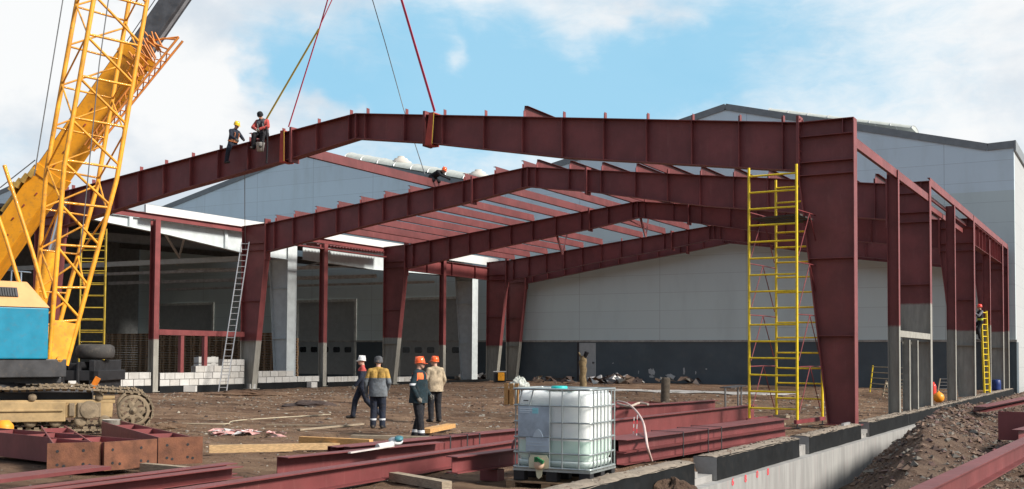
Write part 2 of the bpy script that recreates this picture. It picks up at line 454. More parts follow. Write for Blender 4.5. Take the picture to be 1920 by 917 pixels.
def stones(name, pts, label, mats, flat=.7):
    """loose clods, chips and stones as one uncountable layer"""
    V = []; F = []; MI = []
    base = [(1, 0, 0), (-1, 0, 0), (0, 1, 0), (0, -1, 0), (0, 0, 1), (0, 0, -1)]
    bf = [(0, 2, 4), (2, 1, 4), (1, 3, 4), (3, 0, 4), (2, 0, 5), (1, 2, 5), (3, 1, 5), (0, 3, 5)]
    for (x, y, z, r) in pts:
        R = Matrix.Rotation(random.random()*6.28, 3, 'Z') @ Matrix.Rotation(random.uniform(-.6, .6), 3, 'X')
        sx, sy, sz = r*random.uniform(.6, 1.5), r*random.uniform(.6, 1.2), r*random.uniform(.4, .9)*flat
        o = len(V)
        for a, b2, c in base:
            k = random.uniform(.75, 1.2); p = R @ Vector((a*sx*k, b2*sy*k, c*sz*k)); V.append((x+p.x, y+p.y, z+p.z))
        F += [tuple(i+o for i in f) for f in bf]; MI += [random.choice(range(len(mats)))]*8
    me = D.meshes.new(name); me.from_pydata(V, [], F)
    for m in mats: me.materials.append(m)
    me.polygons.foreach_set('material_index', MI)
    o = D.objects.new(name, me); COL.objects.link(o); tag(o, label, kind='stuff'); return o


CL1 = pmat('clod_brown', (.15, .10, .073), .95, var=.35, vscale=3); CL2 = pmat('clod_grey', (.18, .16, .135), .95, var=.3, vscale=3); CL3 = pmat('clod_pale', (.29, .26, .21), .95, var=.2); CL5 = pmat('clod_purple', (.12, .075, .065), .95, var=.3); CL4 = pmat('clod_dark', (.065, .044, .037), .95, var=.3)
pts = []
for _ in range(9000):
    x = random.uniform(.4, 5.5); y = random.triangular(-15, 34, -4); z = gz(x, y)
    if z < -1.0: continue
    pts.append((x, y, z+.005, random.choice([.02, .03, .04, .05, .07, .10, .14])*random.uniform(.45, .85)))
stones('mound_rubble', pts, 'broken clods and stones covering the spoil heap beside the foundation', [CL1, CL1, CL4, CL2, CL1, CL5], .95)
pts = []
for _ in range(6000):
    x = random.uniform(-16, -.4); y = random.triangular(-22, 10, -12)
    pts.append((x, y, gz(x, y)+.003, random.choice([.008, .012, .018, .025, .04])*random.uniform(.6, 1.1)))
for _ in range(5000):
    x = random.uniform(-32, -1); y = random.triangular(-4, 38, 4)
    pts.append((x, y, gz(x, y)+.003, random.choice([.02, .03, .05, .08])*random.uniform(.6, 1.1)))
for _ in range(3500):
    x = random.uniform(-31, -1.5); y = random.triangular(-14, 24, 3)
    pts.append((x, y, gz(x, y)+.0, random.choice([.04, .05, .07, .10])*random.uniform(.5, 1.0)))
for _ in range(1500):
    y = random.uniform(-21, 30)
    if not any(a_ < y < b_ for a_, b_ in ((-12.6, -11.4), (-6.3, -5.4), (-.4, .7))): pts.append((random.uniform(-.2, .17), y, .085 if y < -6 else .07, random.choice([.012, .018, .03, .04])*random.uniform(.5, 1)))
stones('yard_gravel', pts, 'small stones and clods strewn over the yard earth', [CL1, CL1, CL2, CL3, CL4])
pts = [(x, y, -.03+random.uniform(0, .02), random.choice([.01, .015, .02])) for x, y in ((random.uniform(3.6, 7), random.uniform(-18, -2)) for _ in range(5000))]
pts = [(x, y, gz(x, y)+.004, r*1.3) for x, y, z, r in pts]
stones('chipping_gravel', pts, 'pale grey stone chippings on the ground by the lying beams', [CL2, CL2, CL3, CL4])

# ------------------------------------------------------------------ warehouse with three gables
WY = 39.5
WALLM = panelmat('wall_panels', (.60, .70, .69), (.66, .79, .86), 11.45)
SIDEM = panelmat('side_wall_panels', (.42, .43, .42), (.42, .43, .42), 11.45)
ROOFM = pmat('grey_roof_sheet', (.36, .39, .41), .4, metal=.3, var=.08)
TRIMM = pmat('grey_flashing', (.20, .22, .23), .45, var=.1)
POLY = pmat('milky_polycarbonate', (.44, .46, .42), .35, var=.1)
wh = empty('warehouse', (.3, WY, 0), 'grey panelled warehouse with three low gables behind the red frames', 'warehouse')
APX = [-16.9, -52.8, -88.7]; RZ_, VZ_ = 18.05, 14.0
prof = [(.3, 14.05), (-1.1, 14.0)]
for a in APX:
    prof += [(a, RZ_), (a-17.95, VZ_)]
mb = MB(); mb.prism([(.3, 2.72)] + prof + [(-106.65, 2.72)], .3, (0, WY, 0))
mb.build('front_wall', WALLM, wh)
mb = MB(); mb.bx(0, .3, WY+.3, WY+70, -.4, 14.0); mb.build('side_wall', SIDEM, wh)
mb = MB(); mb.bx(-106.6, .27, WY-.005, WY+.2, -.4, 2.70); mb.bx(.275, .34, WY-.02, WY+1.2, -.4, 2.69); mb.build('plinth', PLINTH, wh)
mb = MB(); mb.bx(-106.6, .36, WY-.06, WY+.02, 2.70, 2.83); mb.build('plinth_flashing', pmat('dirty_ledge', (.36, .35, .32), .8, var=.2, dirt=.4), wh)
mb = MB()
for i in range(len(prof)-1):
    (xa, za), (xb, zb) = prof[i], prof[i+1]
    mb.add([(xa, WY+.05, za+.02), (xb, WY+.05, zb+.02), (xb, WY+70, zb+.02), (xa, WY+70, za+.02), (xa, WY+.05, za+.2), (xb, WY+.05, zb+.2), (xb, WY+70, zb+.2), (xa, WY+70, za+.2)],
           [(0, 1, 2, 3), (7, 6, 5, 4), (0, 4, 5, 1), (3, 2, 6, 7)])
mb.build('roof', ROOFM, wh)
mb = MB()
for i in range(len(prof)-1):
    (xa, za), (xb, zb) = prof[i], prof[i+1]
    mb.bar((xa, WY-.03, za+.03), (xb, WY-.03, zb+.03), .09, .42)
mb.bx(.30, .42, WY-.08, WY+70, 13.7, 14.3)
mb.build('gable_flashing', TRIMM, wh)
for (xa, xb, yy, kk) in [(-49.6, -38.2, 42.4, .62), (-14.6, -5.6, 42.6, .35)]:
    def rz(x): return min(RZ_ - (RZ_-VZ_)/17.95*abs(x-a) for a in APX if abs(x-a) <= 18) if any(abs(x-a) <= 18 for a in APX) else 14
    mb = MB(); segs = []
    for k in range(11):
        th = math.pi*k/10
        segs.append((math.cos(th)*1.25, math.sin(th)*.9*kk))
    n = 15
    V = []; F = []
    for i in range(n):
        x = xa+(xb-xa)*i/(n-1)
        for a, b2 in segs: V.append((x, yy+a, rz(x)+.42+b2*(1 + .03*math.sin(i*7))))
    for i in range(n-1):
        for k in range(10): F.append((i*11+k, i*11+k+1, (i+1)*11+k+1, (i+1)*11+k))
    mb.add(V, F, True); mb.add(V[:11], [tuple(range(11))]); mb.add(V[-11:], [tuple(range(11))])
    mb.cur = 0; mb.mats = []; mb.mat(POLY); mb.mi = [0]*len(mb.f); mb.mat(ALU)
    for i in range(0, n, 2):
        x = xa+(xb-xa)*i/(n-1)
        mb.tube([(x, yy+a*1.02, rz(x)+.42+b2*1.03) for a, b2 in segs], .03, 5)
    mb.build('skylight', None, wh)
    if xa < -30:
        for xv in (-44.9, -37.6):
            mb = MB(); zt = rz(xv)+1.0
            mb.lathe([(0, -.2), (.85, -.2), (.85, .05), (.6, .15), (.55, .3), (.3, .38), (.27, .5), (0, .52)], 12, (xv, yy, zt-.12))
            mb.build('roof_vent', pmat('vent_beige', (.50, .47, .42), .6, var=.1), wh)
# personnel door and dock doors
DOORM = pmat('door_pale', (.42, .44, .44), .5, var=.06, dirt=.15); DOCKM = pmat('dock_door_grey', (.36, .38, .37), .55, var=.08, dirt=.15)
FRM = pmat('dock_frame_light', (.55, .56, .52), .6)
mb = MB(); mb.bx(-27.45, -26.2, WY-.05, WY+.0, .05, 2.64); dr = mb.build('door', DOORM, wh)
mb = MB(); mb.bx(-26.42, -26.34, WY-.1, WY-.05, 1.2, 1.34); mb.bx(-26.42, -26.24, WY-.13, WY-.09, 1.25, 1.29); mb.build('handle', DARK, dr)
mb = MB(); mb.bx(-27.62, -27.46, WY-.06, WY+.0, .0, 2.69); mb.build('door_jamb', DARK, wh)
for xa, xb in [(-68.7, -62.4), (-52.85, -47.15), (-42.7, -37.1)]:
    mb = MB(); mb.bx(xa, xb, WY-.03, WY, .15, 5.9)
    for k in range(1, 11): mb.bx(xa, xb, WY-.034, WY-.031, .15+k*.52, .165+k*.52)
    d = mb.build('dock_door', DOCKM, wh)
    mb = MB(); mb.bx(xa-.22, xa, WY-.06, WY, 0, 6.1); mb.bx(xb, xb+.22, WY-.06, WY, 0, 6.1); mb.bx(xa, xb, WY-.06, WY, 5.9, 6.1); mb.build('door_frame', FRM, d)
    nw = 5
    for k in range(nw):
        xm = xa+(xb-xa)*(k+.5)/nw
        mb = MB(); mb.prism([(-.33+.08, -.22), (.33-.08, -.22), (.33, -.14), (.33, .14), (.25, .22), (-.25, .22), (-.33, .14), (-.33, -.14)], .02, (xm, WY-.055, 2.1)); mb.build('window', GLASSD, d)

# ------------------------------------------------------------------ old open shed with white frames (left of the new frames)
SX = -34.55
sh = empty('open_shed', (SX, 17.6, 0), 'old open-sided shed with white tapered columns and a dark interior', 'shed')
mb = MB()
mb.prism([(SX+.4, 8.25), (SX+.4, 8.42), (-72, 12.2), (-72, 12.0)], 31.4, (0, 6.9, 0)); mb.prism([(-60, 10.88), (-60, 11.08), (-72, 12.2), (-72, 12.0)], 1.1, (0, 38.3, 0)); mb.build('roof', pmat('shed_roof_underside', (.11, .11, .11), .7, var=.2), sh)  # roof stops short of the back wall; gap added to let skylight onto it
mb = MB(); mb.bx(SX+.42, SX+.55, 6.7, 39.4, 8.16, 8.74); mb.build('eave_flashing', WHITE, sh)
for (ya, yb, cy) in [(4.0, 17.3, 17.6), (18.5, 36.6, 37.0)]:
    mb = MB(); n = 10
    zt = 8.12
    bot = [(ya, 7.78), ((ya*2+yb)/3, 7.52), (yb-3.2, 7.02 if cy < 20 else 7.0), (yb, 6.98 if cy < 20 else 7.2)] if cy < 20 else [(ya, 7.1), (25, 6.98), (29.5, 7.08), (yb, 7.25)]
    mb.prism([(y, z) for y, z in bot] + [(yb, zt), (ya, zt)], .015, (SX, 0, 0), ex=(0, 1, 0), ey=(0, 0, 1), en=(1, 0, 0), o=-.0)
    for i in range(len(bot)-1): mb.bar((SX+.0075, bot[i][0], bot[i][1]-.009), (SX+.0075, bot[i+1][0], bot[i+1][1]-.009), .26, .016)
    mb.bx(SX-.13, SX+.145, ya, yb, zt+.001, zt+.02)
    y = ya+2.2
    while y < yb:
        zz = np.interp(y, [b_[0] for b_ in bot], [b_[1] for b_ in bot]); mb.bx(SX+.016, SX+.14, y-.1, y+.1, zz-.0, zt-.001); y += 6.2
    mb.build('edge_girder', WHITEST, sh)
for cy in (17.5, 36.9):
    mb = MB()
    poly = [(SX+.1, -.05), (SX+.1, 7.9), (SX-1.5, 7.9), (SX-.9, -.05)]
    mb.prism(poly, .016, (0, cy, 0))
    mb.bx(SX+.101, SX+.12, cy-.36, cy+.40, -.05, 7.9)
    mb.bar((SX-.911, cy+.008, -.05), (SX-1.511, cy+.008, 7.9), .36, .018, (1, 0, 0))
    for z in (2.6, 5.4, 7.0, 7.55):
        xl = SX-.9-.6*(z/7.95); mb.bx(xl+.01, SX+.1, cy-.16, cy-.001, z-.01, z+.012)
    mb.build('column', WHITEST, sh)
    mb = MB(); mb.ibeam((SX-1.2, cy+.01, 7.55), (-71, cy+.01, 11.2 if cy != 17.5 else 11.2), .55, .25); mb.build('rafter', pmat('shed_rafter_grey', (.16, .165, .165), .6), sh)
mb = MB()
mb.bar((SX-.6, 17.7, 7.2), (-66, 17.7, 7.35), .25, .3); mb.build('tie_beam', WHITEST, sh)
LG = pmat('shed_steel_light', (.62, .63, .63), .6)
for p_, q_, a_, h_ in (((SX-6.5, 15.5, 7.2), (SX-2, 10.0, 8.1), .1, .1), ((-37.5, 24, 7.15), (-60, 24, 7.35), .2, .2), ((-38, 30, 7.0), (-64, 30, 7.2), .2, .24), ((-36, 34, 6.8), (-62, 34, 6.9), .12, .16),
                       ((-37, 25, 7.9), (-52, 33, 7.1), .1, .1), ((-37, 33, 7.9), (-48, 22, 7.2), .1, .1), ((-37, 12, 7.9), (-46, 20, 7.3), .1, .1)):
    mb = MB(); mb.bar(p_, q_, a_, h_); mb.build('bracing', LG, sh)
for k in range(7):
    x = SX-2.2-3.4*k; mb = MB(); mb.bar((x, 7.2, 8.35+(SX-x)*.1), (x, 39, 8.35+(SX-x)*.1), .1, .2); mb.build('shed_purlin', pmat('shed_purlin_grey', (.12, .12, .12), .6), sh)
mb = MB(); mb.bx(-71.6, -71.3, 7, 39.4, 0, 12); mb.build('far_wall', pmat('shed_wall_dark', (.34, .35, .35), .7), sh)
# corrugated sheet seen end-on at the shed eave: gaps under the waves let the sky through
mb = MB(); V = []; F = []; n = 150
for i in range(n+1):
    y = 18.2+7.0*i/n; z = 7.86+.045*math.cos(i*2*math.pi/6) + .012*(y-18)
    V += [(-33.3, y, z), (-34.1, y, z+.03), (-33.3, y, z+.02), (-34.1, y, z+.05)]
for i in range(n): a = 4*i; F += [(a, a+4, a+5, a+1), (a+2, a+3, a+7, a+6), (a, a+2, a+6, a+4)]
mb.add(V, F); mb.build('corrugated_sheet', RED, sh)

# pallets stacked inside the shed
pal = MB()
for k in range(3): pal.bx(-.6, .6, -.4+.33*k, -.4+.33*k+.13, 0, .022)
for k in range(3):
    for j in range(3): pal.bx(-.6+.53*j, -.6+.53*j+.14, -.4+.33*k, -.4+.33*k+.13, .0225, .10)
for k in range(5): pal.bx(-.6, .6, -.4+.165*k, -.4+.165*k+.13, .1005, .1225)
p0 = None; npal = 0
for k in range(13):
    xs = -49.8+1.27*k if k < 12 else -36.0
    if k < 12 and xs > -35.9: continue
    hgt = random.choice([18, 19, 20])
    for j in range(hgt):
        if p0 is None: o = p0 = pal.build('wooden_pallet', PALW)
        else: o = p0.copy(); COL.objects.link(o)
        o.location = (xs-.05 if k < 12 else -34.9-1.0, 18.75+random.uniform(-.03, .03), .02+j*.148); o.rotation_euler = (0, 0, random.uniform(-.02, .02))
        tag(o, 'brown wooden pallet in the tall pallet stacks inside the dark shed', 'pallet', 'wooden pallets stacked in the shed'); npal += 1

# ------------------------------------------------------------------ new steel portal frames
def topz(x):   # top of rafter
    return RIDGE-(XR-x)*.1115 if x < XR else RIDGE-(x-XR)*.1205
def botz(x):
    if x < XR: return float(np.interp(x, [-31.4, -24.7, -19.2, XR], [6.84, 7.88, 8.62, 9.06]))
    return float(np.interp(x, [XR, -13.6, -8.5, -1.5], [9.06, 8.66, 7.74, 6.80]))


CLE_R = [-16.05, -14.45, -12.95, -11.4, -10.0, -8.62, -7.25, -5.88, -4.5, -3.12, -1.9]
CLE_L = [-16.75, -18.15, -19.75, -21.3, -22.75, -24.15, -25.55, -26.9, -28.25, -29.6, -30.8]
FR_Y = [0.0, 12.0, 24.0, 36.0, 38.75]
FR_LABEL = ['big dark red portal frame nearest the camera, hung from lifting slings', 'second dark red portal frame, with the aluminium ladder on its column', 'third dark red portal frame with purlins on both sides',
            'fourth dark red portal frame, last but one before the gable wall', 'fifth dark red portal frame standing against the warehouse gable wall']
PRIM_R = [None, 3.7, 3.0, 3.2, 3.3]; PRIM_L = [2.4, 2.4, 2.75, 2.4, 2.7]


def portal_frame(i):
    y0 = FR_Y[i]; yw = y0+.1; f0, f1 = y0-.09, y0+.29
    fr = empty('portal_frame', (0, y0, 0), FR_LABEL[i], 'steel frame', 'dark red portal frames of the new hall')
    # right column
    mb = MB()
    pr = [(-.022, .02), (-.022, EAVE), (-1.44, EAVE), (-1.44, 6.55), (-.70, .02)]
    mb.prism(pr, .016, (0, yw, 0))
    mb.bx(-.022, 0, f0, f1, 0.02, EAVE+.02)
    mb.bar((-.711, yw+.008, .02), (-1.452, yw+.008, 6.55), .38, .022, (1, 0, 0))
    mb.bx(-1.462, -.023, f0, f1, EAVE+.002, EAVE+.022)
    for z in (7.70, 7.0, 6.65, 4.40, 2.34):
        xl = -1.43 if z > 6.55 else -.70-.74*(z/6.55)
        mb.bx(xl+.012, -.024, f0+.02, yw-.001, z-.01, z+.008); mb.bx(xl+.012, -.024, yw+.017, f1-.02, z-.01, z+.008)
    mb.bx(-.30, -.284, f0+.02, yw-.002, 7.72, EAVE)
    mb.bx(-.78, .1, y0-.2, y0+.4, -.01, .018)
    mb.build('column', steel(PRIM_R[i]), fr)
    mb = MB(); mb.bx(-1.475, -1.441, f0-.02, f1+.02, 6.5, 8.28); mb.bx(-1.515, -1.478, f0-.02, f1+.02, 6.5, 8.28)
    for z in np.arange(6.65, 8.2, .22):
        for yb in (y0-.02, y0+.22): mb.lathe([(.0, 0), (.028, 0), (.028, .03), (0, .03)], 6, (-1.441, yb, z), (1, 0, 0), False)
    mb.build('end_plate', RED, fr)
    # left column
    mb = MB(); L = -SPAN
    pl = [(L+.022, .02), (L+.022, 8.17), (L+1.5, 8.25), (L+1.5, 6.5), (L+.78, .02)]
    mb.prism(pl, .016, (0, yw, 0)); mb.bx(L, L+.022, f0, f1, .02, 8.2)
    mb.bar((L+.791, yw+.008, .02), (L+1.512, yw+.008, 6.5), .38, .022, (1, 0, 0))
    mb.bar((L, y0+.1, 8.19), (L+1.5, y0+.1, 8.27), .38, .02)
    for z in (7.3, 6.95, 4.4, 2.4):
        xr = L+1.5 if z > 6.5 else L+.78+.72*(z/6.5)
        mb.bx(L+.024, xr-.012, f0+.02, yw-.001, z-.01, z+.008)
    mb.bx(L-.1, L+.9, y0-.2, y0+.4, -.01, .018)
    mb.build('column', steel(PRIM_L[i]), fr)
    mb = MB(); mb.bx(L+1.502, L+1.53, f0-.02, f1+.02, 6.45, 8.5); mb.bx(L+1.535, L+1.565, f0-.02, f1+.02, 6.45, 8.5); mb.build('end_plate', RED, fr)
    # rafter pieces
    segs = [(-1.52, -13.58, CLE_R), (-13.66, XR, CLE_R), (XR, -19.22, CLE_L), (-19.30, L+1.57, CLE_L)]
    for a, b_, cl in segs:
        lo, hi = min(a, b_), max(a, b_)
        xs = sorted([lo, hi] + [x for x in (-24.7, -8.5) if lo < x < hi])
        mb = MB()
        mb.prism([(x, botz(x)+.012) for x in xs] + [(x, topz(x)-.012) for x in reversed(xs)], .014, (0, yw, 0))
        for k in range(len(xs)-1):
            mb.bar((xs[k], yw+.007, botz(xs[k])), (xs[k+1], yw+.007, botz(xs[k+1])), .38, .022)
        mb.bar((lo, yw+.007, topz(lo)), (hi, yw+.007, topz(hi)), .38, .022)
        for x in cl:
            if lo+.05 < x < hi-.05:
                mb.bx(x-.006, x+.006, f0+.01, yw-.001, botz(x)+.012, topz(x)-.012); mb.bx(x-.006, x+.006, yw+.015, f1-.01, botz(x)+.012, topz(x)-.012)
        if hi == XR or lo == XR:
            s_ = -1 if hi == XR else 1
            mb.bx(XR+s_*.012-.008, XR+s_*.012+.008, f0+.01, f1-.01, botz(XR)-.02, topz(XR)-.012)
        mb.build('rafter', RED, fr)
    for xs in (-13.62, -19.26):
        mb = MB()
        for d in (-.024, .024): mb.bx(xs+d-.017, xs+d+.017, f0-.04, f1+.04, botz(xs)-.14, topz(xs)+.12)
        mb.build('splice_plate', RED, fr)
    for cl in (CLE_R, CLE_L):
        for x in cl:
            mb = MB(); z = topz(x)+.012
            mb.bx(x-.005, x+.005, yw-.08, yw+.08, z, z+.20); mb.bx(x-.09, x-.006, yw+.07, yw+.08, z, z+.20)
            mb.build('purlin_cleat', RED, fr)
    return fr


for i in range(5): portal_frame(i)

# purlins
def purlin(x, ya, yb, label, zoff=0.0):
    mb = MB(); z = topz(x)+.02+.165+zoff; s_ = 1 if x > XR else -1
    ang = -.1205 if x > XR else .1115
    up = Vector((-ang*1.0, 0, 1)).normalized()
    mb.channel((x+.03*s_, ya, z), (x+.03*s_, yb, z), .38, .12, .007, up, 1 if s_ > 0 else -1)
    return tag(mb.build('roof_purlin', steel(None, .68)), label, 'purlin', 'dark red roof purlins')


BAYN = {(1): 'second and third frames', 2: 'third and fourth frames'}
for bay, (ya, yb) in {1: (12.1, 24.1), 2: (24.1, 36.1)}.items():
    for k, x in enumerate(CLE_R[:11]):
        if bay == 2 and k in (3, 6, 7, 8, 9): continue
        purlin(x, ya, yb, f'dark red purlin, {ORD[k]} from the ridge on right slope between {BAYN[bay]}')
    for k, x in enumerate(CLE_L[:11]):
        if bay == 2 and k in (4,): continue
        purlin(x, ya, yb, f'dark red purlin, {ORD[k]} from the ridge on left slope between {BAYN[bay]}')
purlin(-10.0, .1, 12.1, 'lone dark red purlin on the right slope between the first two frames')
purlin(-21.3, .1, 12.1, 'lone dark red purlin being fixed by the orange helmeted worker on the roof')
for k, (x, ya, yb) in enumerate([(-17.6, 24.1, 31), (-12.2, 24.1, 30)]):
    mb = MB(); mb.bar((x, ya, botz(x)+.4), (x+(1.2 if k else -1.2), yb, topz(x)-.5), .06, .06)
    tag(mb.build('roof_brace', RED), 'thin dark diagonal brace under the purlins ' + ('right' if k else 'left') + ' of the third ridge', 'brace', 'roof braces')
for k, x in enumerate((-16.45, -21.4)):
    mb = MB(); mb.bar((x, 24.15, botz(x)+.3), (x+.25, 24.5, botz(x)-1.0), .09, .09); mb.bar((x+.25, 24.5, botz(x)-1.0), (x-.4, 26.5, topz(x)-.3), .07, .07)
    tag(mb.build('fly_brace', RED), 'dark angle brace hanging below the third frame ' + ('at the ridge' if k == 0 else 'left of the ridge'), 'brace', 'fly braces')

# wall posts
for side, ys in (('right', (6.0, 18.0, 30.0)), ('left', (6.0, 18.0, 30.0))):
    for k, y in enumerate(ys):
        mb = MB(); top = (7.62, 7.95, 7.7)[k] if side == 'right' else 7.86
        prim = (2.75, 2.9, 3.4)[k] if side == 'right' else 2.38
        if side == 'right':
            mb.bx(-.012, 0, y, y+.22, .02, top); mb.bx(-.34, -.328, y, y+.22, .02, top); mb.bx(-.328, -.013, y+.105, y+.115, .02, top)
            mb.bx(-.40, .05, y-.06, y+.28, -.01, .018)
        else:
            L = -SPAN; mb.bx(L+.328, L+.34, y, y+.3, .02, top); mb.bx(L, L+.012, y, y+.3, .02, top); mb.bx(L+.013, L+.327, y+.145, y+.155, .02, top)
            mb.bx(L-.06, L+.4, y-.06, y+.36, -.01, .018)
        nm = ('first and second', 'second and third', 'third and fourth')[k]
        tag(mb.build('wall_post', steel(prim)), f'slim dark red post, {side} side, between {nm} frames', 'post', 'slim wall posts of the new hall')
# eave beams and rails
def beam_thing(name, mb, label, cat='beam', group='eave beams of the new hall', m=None): return tag(mb.build(name, m or RED), label, cat, group)
L = -SPAN
mb = MB(); mb.channel((-.09, .3, 7.5), (-.09, 11.9, 7.5), .26, .1, .012, (0, 0, 1), -1); beam_thing('eave_beam', mb, 'dark red eave channel on the right side between first and second frames')
mb = MB(); mb.channel((-.06, 12.1, 8.1), (-.06, 23.9, 8.1), .28, .1, .012, (0, 0, 1), -1); beam_thing('eave_beam', mb, 'dark red eave channel on the right side between second and third frames')
mb = MB(); mb.channel((-.06, 24.1, 8.1), (-.06, 38.9, 8.1), .28, .1, .012, (0, 0, 1), -1); beam_thing('eave_beam', mb, 'far dark red eave channel above the stiffened girder on the right side')
mb = MB(); mb.channel((-.5, 12.3, 7.55), (-.5, 23.9, 7.55), .2, .08, .01, (0, 0, 1), -1); mb.channel((-.35, 12.3, 7.8), (-.35, 23.9, 7.8), .12, .08, .01, (0, 0, 1), -1); beam_thing('eave_tie', mb, 'paired lower tie channels under the right eave between second and third frames')
mb = MB()
mb.bx(-.2, -.188, 24.2, 35.9, 6.95, 7.9); mb.bx(-.34, -.04, 24.2, 35.9, 7.9, 7.915); mb.bx(-.34, -.04, 24.2, 35.9, 6.935, 6.95)
for k in range(9): y = 25+1.3*k; mb.bx(-.187, -.05, y-.01, y+.01, 6.951, 7.899)
beam_thing('plate_girder', mb, 'deep stiffened dark red girder under the right eave before the last frames', 'girder', 'plate girders of the new hall')
mb = MB(); mb.channel((L+.06, .3, 8.03), (L+.06, 11.9, 8.03), .26, .12, .012, (0, 0, 1), 1); beam_thing('eave_beam', mb, 'dark red eave channel on the left side between first and second frames')
mb = MB(); mb.channel((L+.06, 12.3, 8.03), (L+.06, 23.9, 8.03), .26, .12, .012, (0, 0, 1), 1); mb.bx(L+.0, L+.3, 12.4, 23.8, 7.55, 7.62); beam_thing('eave_beam', mb, 'dark red eave channel on the left side between second and third frames')
mb = MB()
mb.bx(L+.1, L+.112, 24.3, 35.8, 6.95, 7.8); mb.bx(L-.03, L+.25, 24.3, 35.8, 7.8, 7.815); mb.bx(L-.03, L+.25, 24.3, 35.8, 6.935, 6.95)
for k in range(4): y = 25.4+2.9*k; mb.bx(L+.113, L+.24, y-.012, y+.012, 6.951, 7.799)
beam_thing('plate_girder', mb, 'deep dark red girder under the left eave between third and fourth frames', 'girder', 'plate girders of the new hall')
PR = pmat('grey_primer', (.30, .29, .255), .6, var=.15)
mb = MB(); mb.bx(-.2, -.01, 6.25, 11.95, 2.42, 2.62); tag(mb.build('door_lintel', PR), 'pale grey lintel rail above the short door posts on the right', 'rail')
for k, y in enumerate((7.75, 9.25)):
    mb = MB(); mb.bx(-.014, 0, y, y+.16, .02, 2.35); mb.bx(-.22, -.206, y, y+.16, .02, 2.35); mb.bx(-.205, -.015, y+.07, y+.08, .02, 2.35); mb.bx(-.26, .03, y-.04, y+.2, -.01, .018)
    tag(mb.build('door_post', PR), 'short grey door post under the pale lintel, ' + ('nearer' if k == 0 else 'farther') + ' of the two', 'post', 'short grey door posts')
mb = MB(); mb.bx(L+.1, L+.3, 6.35, 11.9, 2.6, 2.85); tag(mb.build('wall_rail', RED), 'dark red horizontal rail low on the left side behind the ladder', 'rail')
for k, y in enumerate((7.7, 9.2)):
    mb = MB(); mb.bx(L+.1, L+.28, y, y+.2, .3, 2.597)
    tag(mb.build('door_post', steel(.7)), 'short dark red post standing on blocks under the low rail, ' + ('nearer the crane' if k == 0 else 'nearer the ladder'), 'post', 'short red posts under the rail')

# ------------------------------------------------------------------ foundations
def jit(a): return a+random.uniform(-.02, .02)
for k, (ya, yb, zt, lab) in enumerate([(-21.0, -12.55, .07, 'nearest black bitumen-coated foundation beam with dusty top beside the white tank'), (-11.45, -6.25, .07, 'second black foundation beam with a bare concrete end near the bundled purlins'),
                                 (-5.45, -.35, .055, 'third black foundation beam in front of the scaffold tower and big column'), (.65, 6.3, .055, 'fourth black foundation beam just past the big red column'), (6.45, 38.9, .04, 'longest black foundation beam running from the door posts to the warehouse')]):
    r = empty('foundation_beam', (0, (ya+yb)/2, 0), lab, 'foundation', 'black foundation beams on the right side')
    mb = MB(); n = max(6, int((yb-ya)/.5)); mb.mat(BITUM)
    V = []; F = []
    ys = np.linspace(ya, yb, n+1)
    for y in ys: V += [(.2+random.uniform(-.012, .012), y, -.32), (.2+random.uniform(-.012, .012), y, zt+random.uniform(-.012, .012))]
    for j in range(n): F.append((2*j, 2*j+2, 2*j+3, 2*j+1))
    mb.add(V, F)
    mb.mat(CONC); mb.add([(.2, ya, -.32), (.2, ya, zt), (-.22, ya, zt), (-.22, ya, -.32)], [(0, 1, 2, 3)]); mb.add([(.2, yb, -.32), (.2, yb, zt), (-.22, yb, zt), (-.22, yb, -.32)], [(0, 1, 2, 3)])
    mb.mat(BITUM); mb.add([(-.22, ya, -.32), (-.22, ya, zt), (-.22, yb, zt), (-.22, yb, -.32)], [(0, 1, 2, 3)])
    mb.build('beam_body', None, r)
    mb = MB(); V = []; F = []
    n = max(10, int((yb-ya)/.16)); m_ = 5
    for j in range(n+1):
        for q in range(m_+1):
            x = -.24+.45*q/m_; y = ya+(yb-ya)*j/n
            V.append((x+random.uniform(-.012, .012), y, zt+.012+.03*max(0, noise.noise((x*4, y*2.2, 1)))+(.02 if k == 0 else 0)*random.random() - (.03 if q in (0, m_) else 0)))
    for j in range(n):
        for q in range(m_): a = j*(m_+1)+q; F.append((a, a+1, a+m_+2, a+m_+1))
    mb.add(V, F, True); mb.build('dusty_top', DUSTY, r)
FND = D.materials.new('cast_concrete'); FND.use_nodes = True
t = NT(FND.node_tree); b = t.n['Principled BSDF']; pos = t.new('ShaderNodeNewGeometry').outputs['Position']; x_, y_, z_ = t.xyz(pos)
n1 = t.noise(t.scalev(pos, (1, 2.5, .35)), 2.2, 5, .6); n2 = t.noise(t.scalev(pos, (1, 5, .25)), 3, 4, .6)
c = t.mix(t.step(n1, .3, .7), (.25, .245, .235), (.34, .335, .32))
c = t.mix(t.math('MULTIPLY', t.step(n2, .6, .74), .4), c, (.52, .25, .24))
c = t.mix(t.math('MULTIPLY', t.math('LESS_THAN', t.math('FRACT', t.math('MULTIPLY', y_, 1.55)), .03), .6), c, (.22, .22, .22))
t.l.new(c, b.inputs['Base Color']); b.inputs['Roughness'].default_value = .85
mb = MB(); mb.bx(-.1, .34, -24, 39.2, -1.8, -.33)
cf = tag(mb.build('concrete_footing', FND), 'long pale concrete strip footing under the black foundation beams', 'foundation')
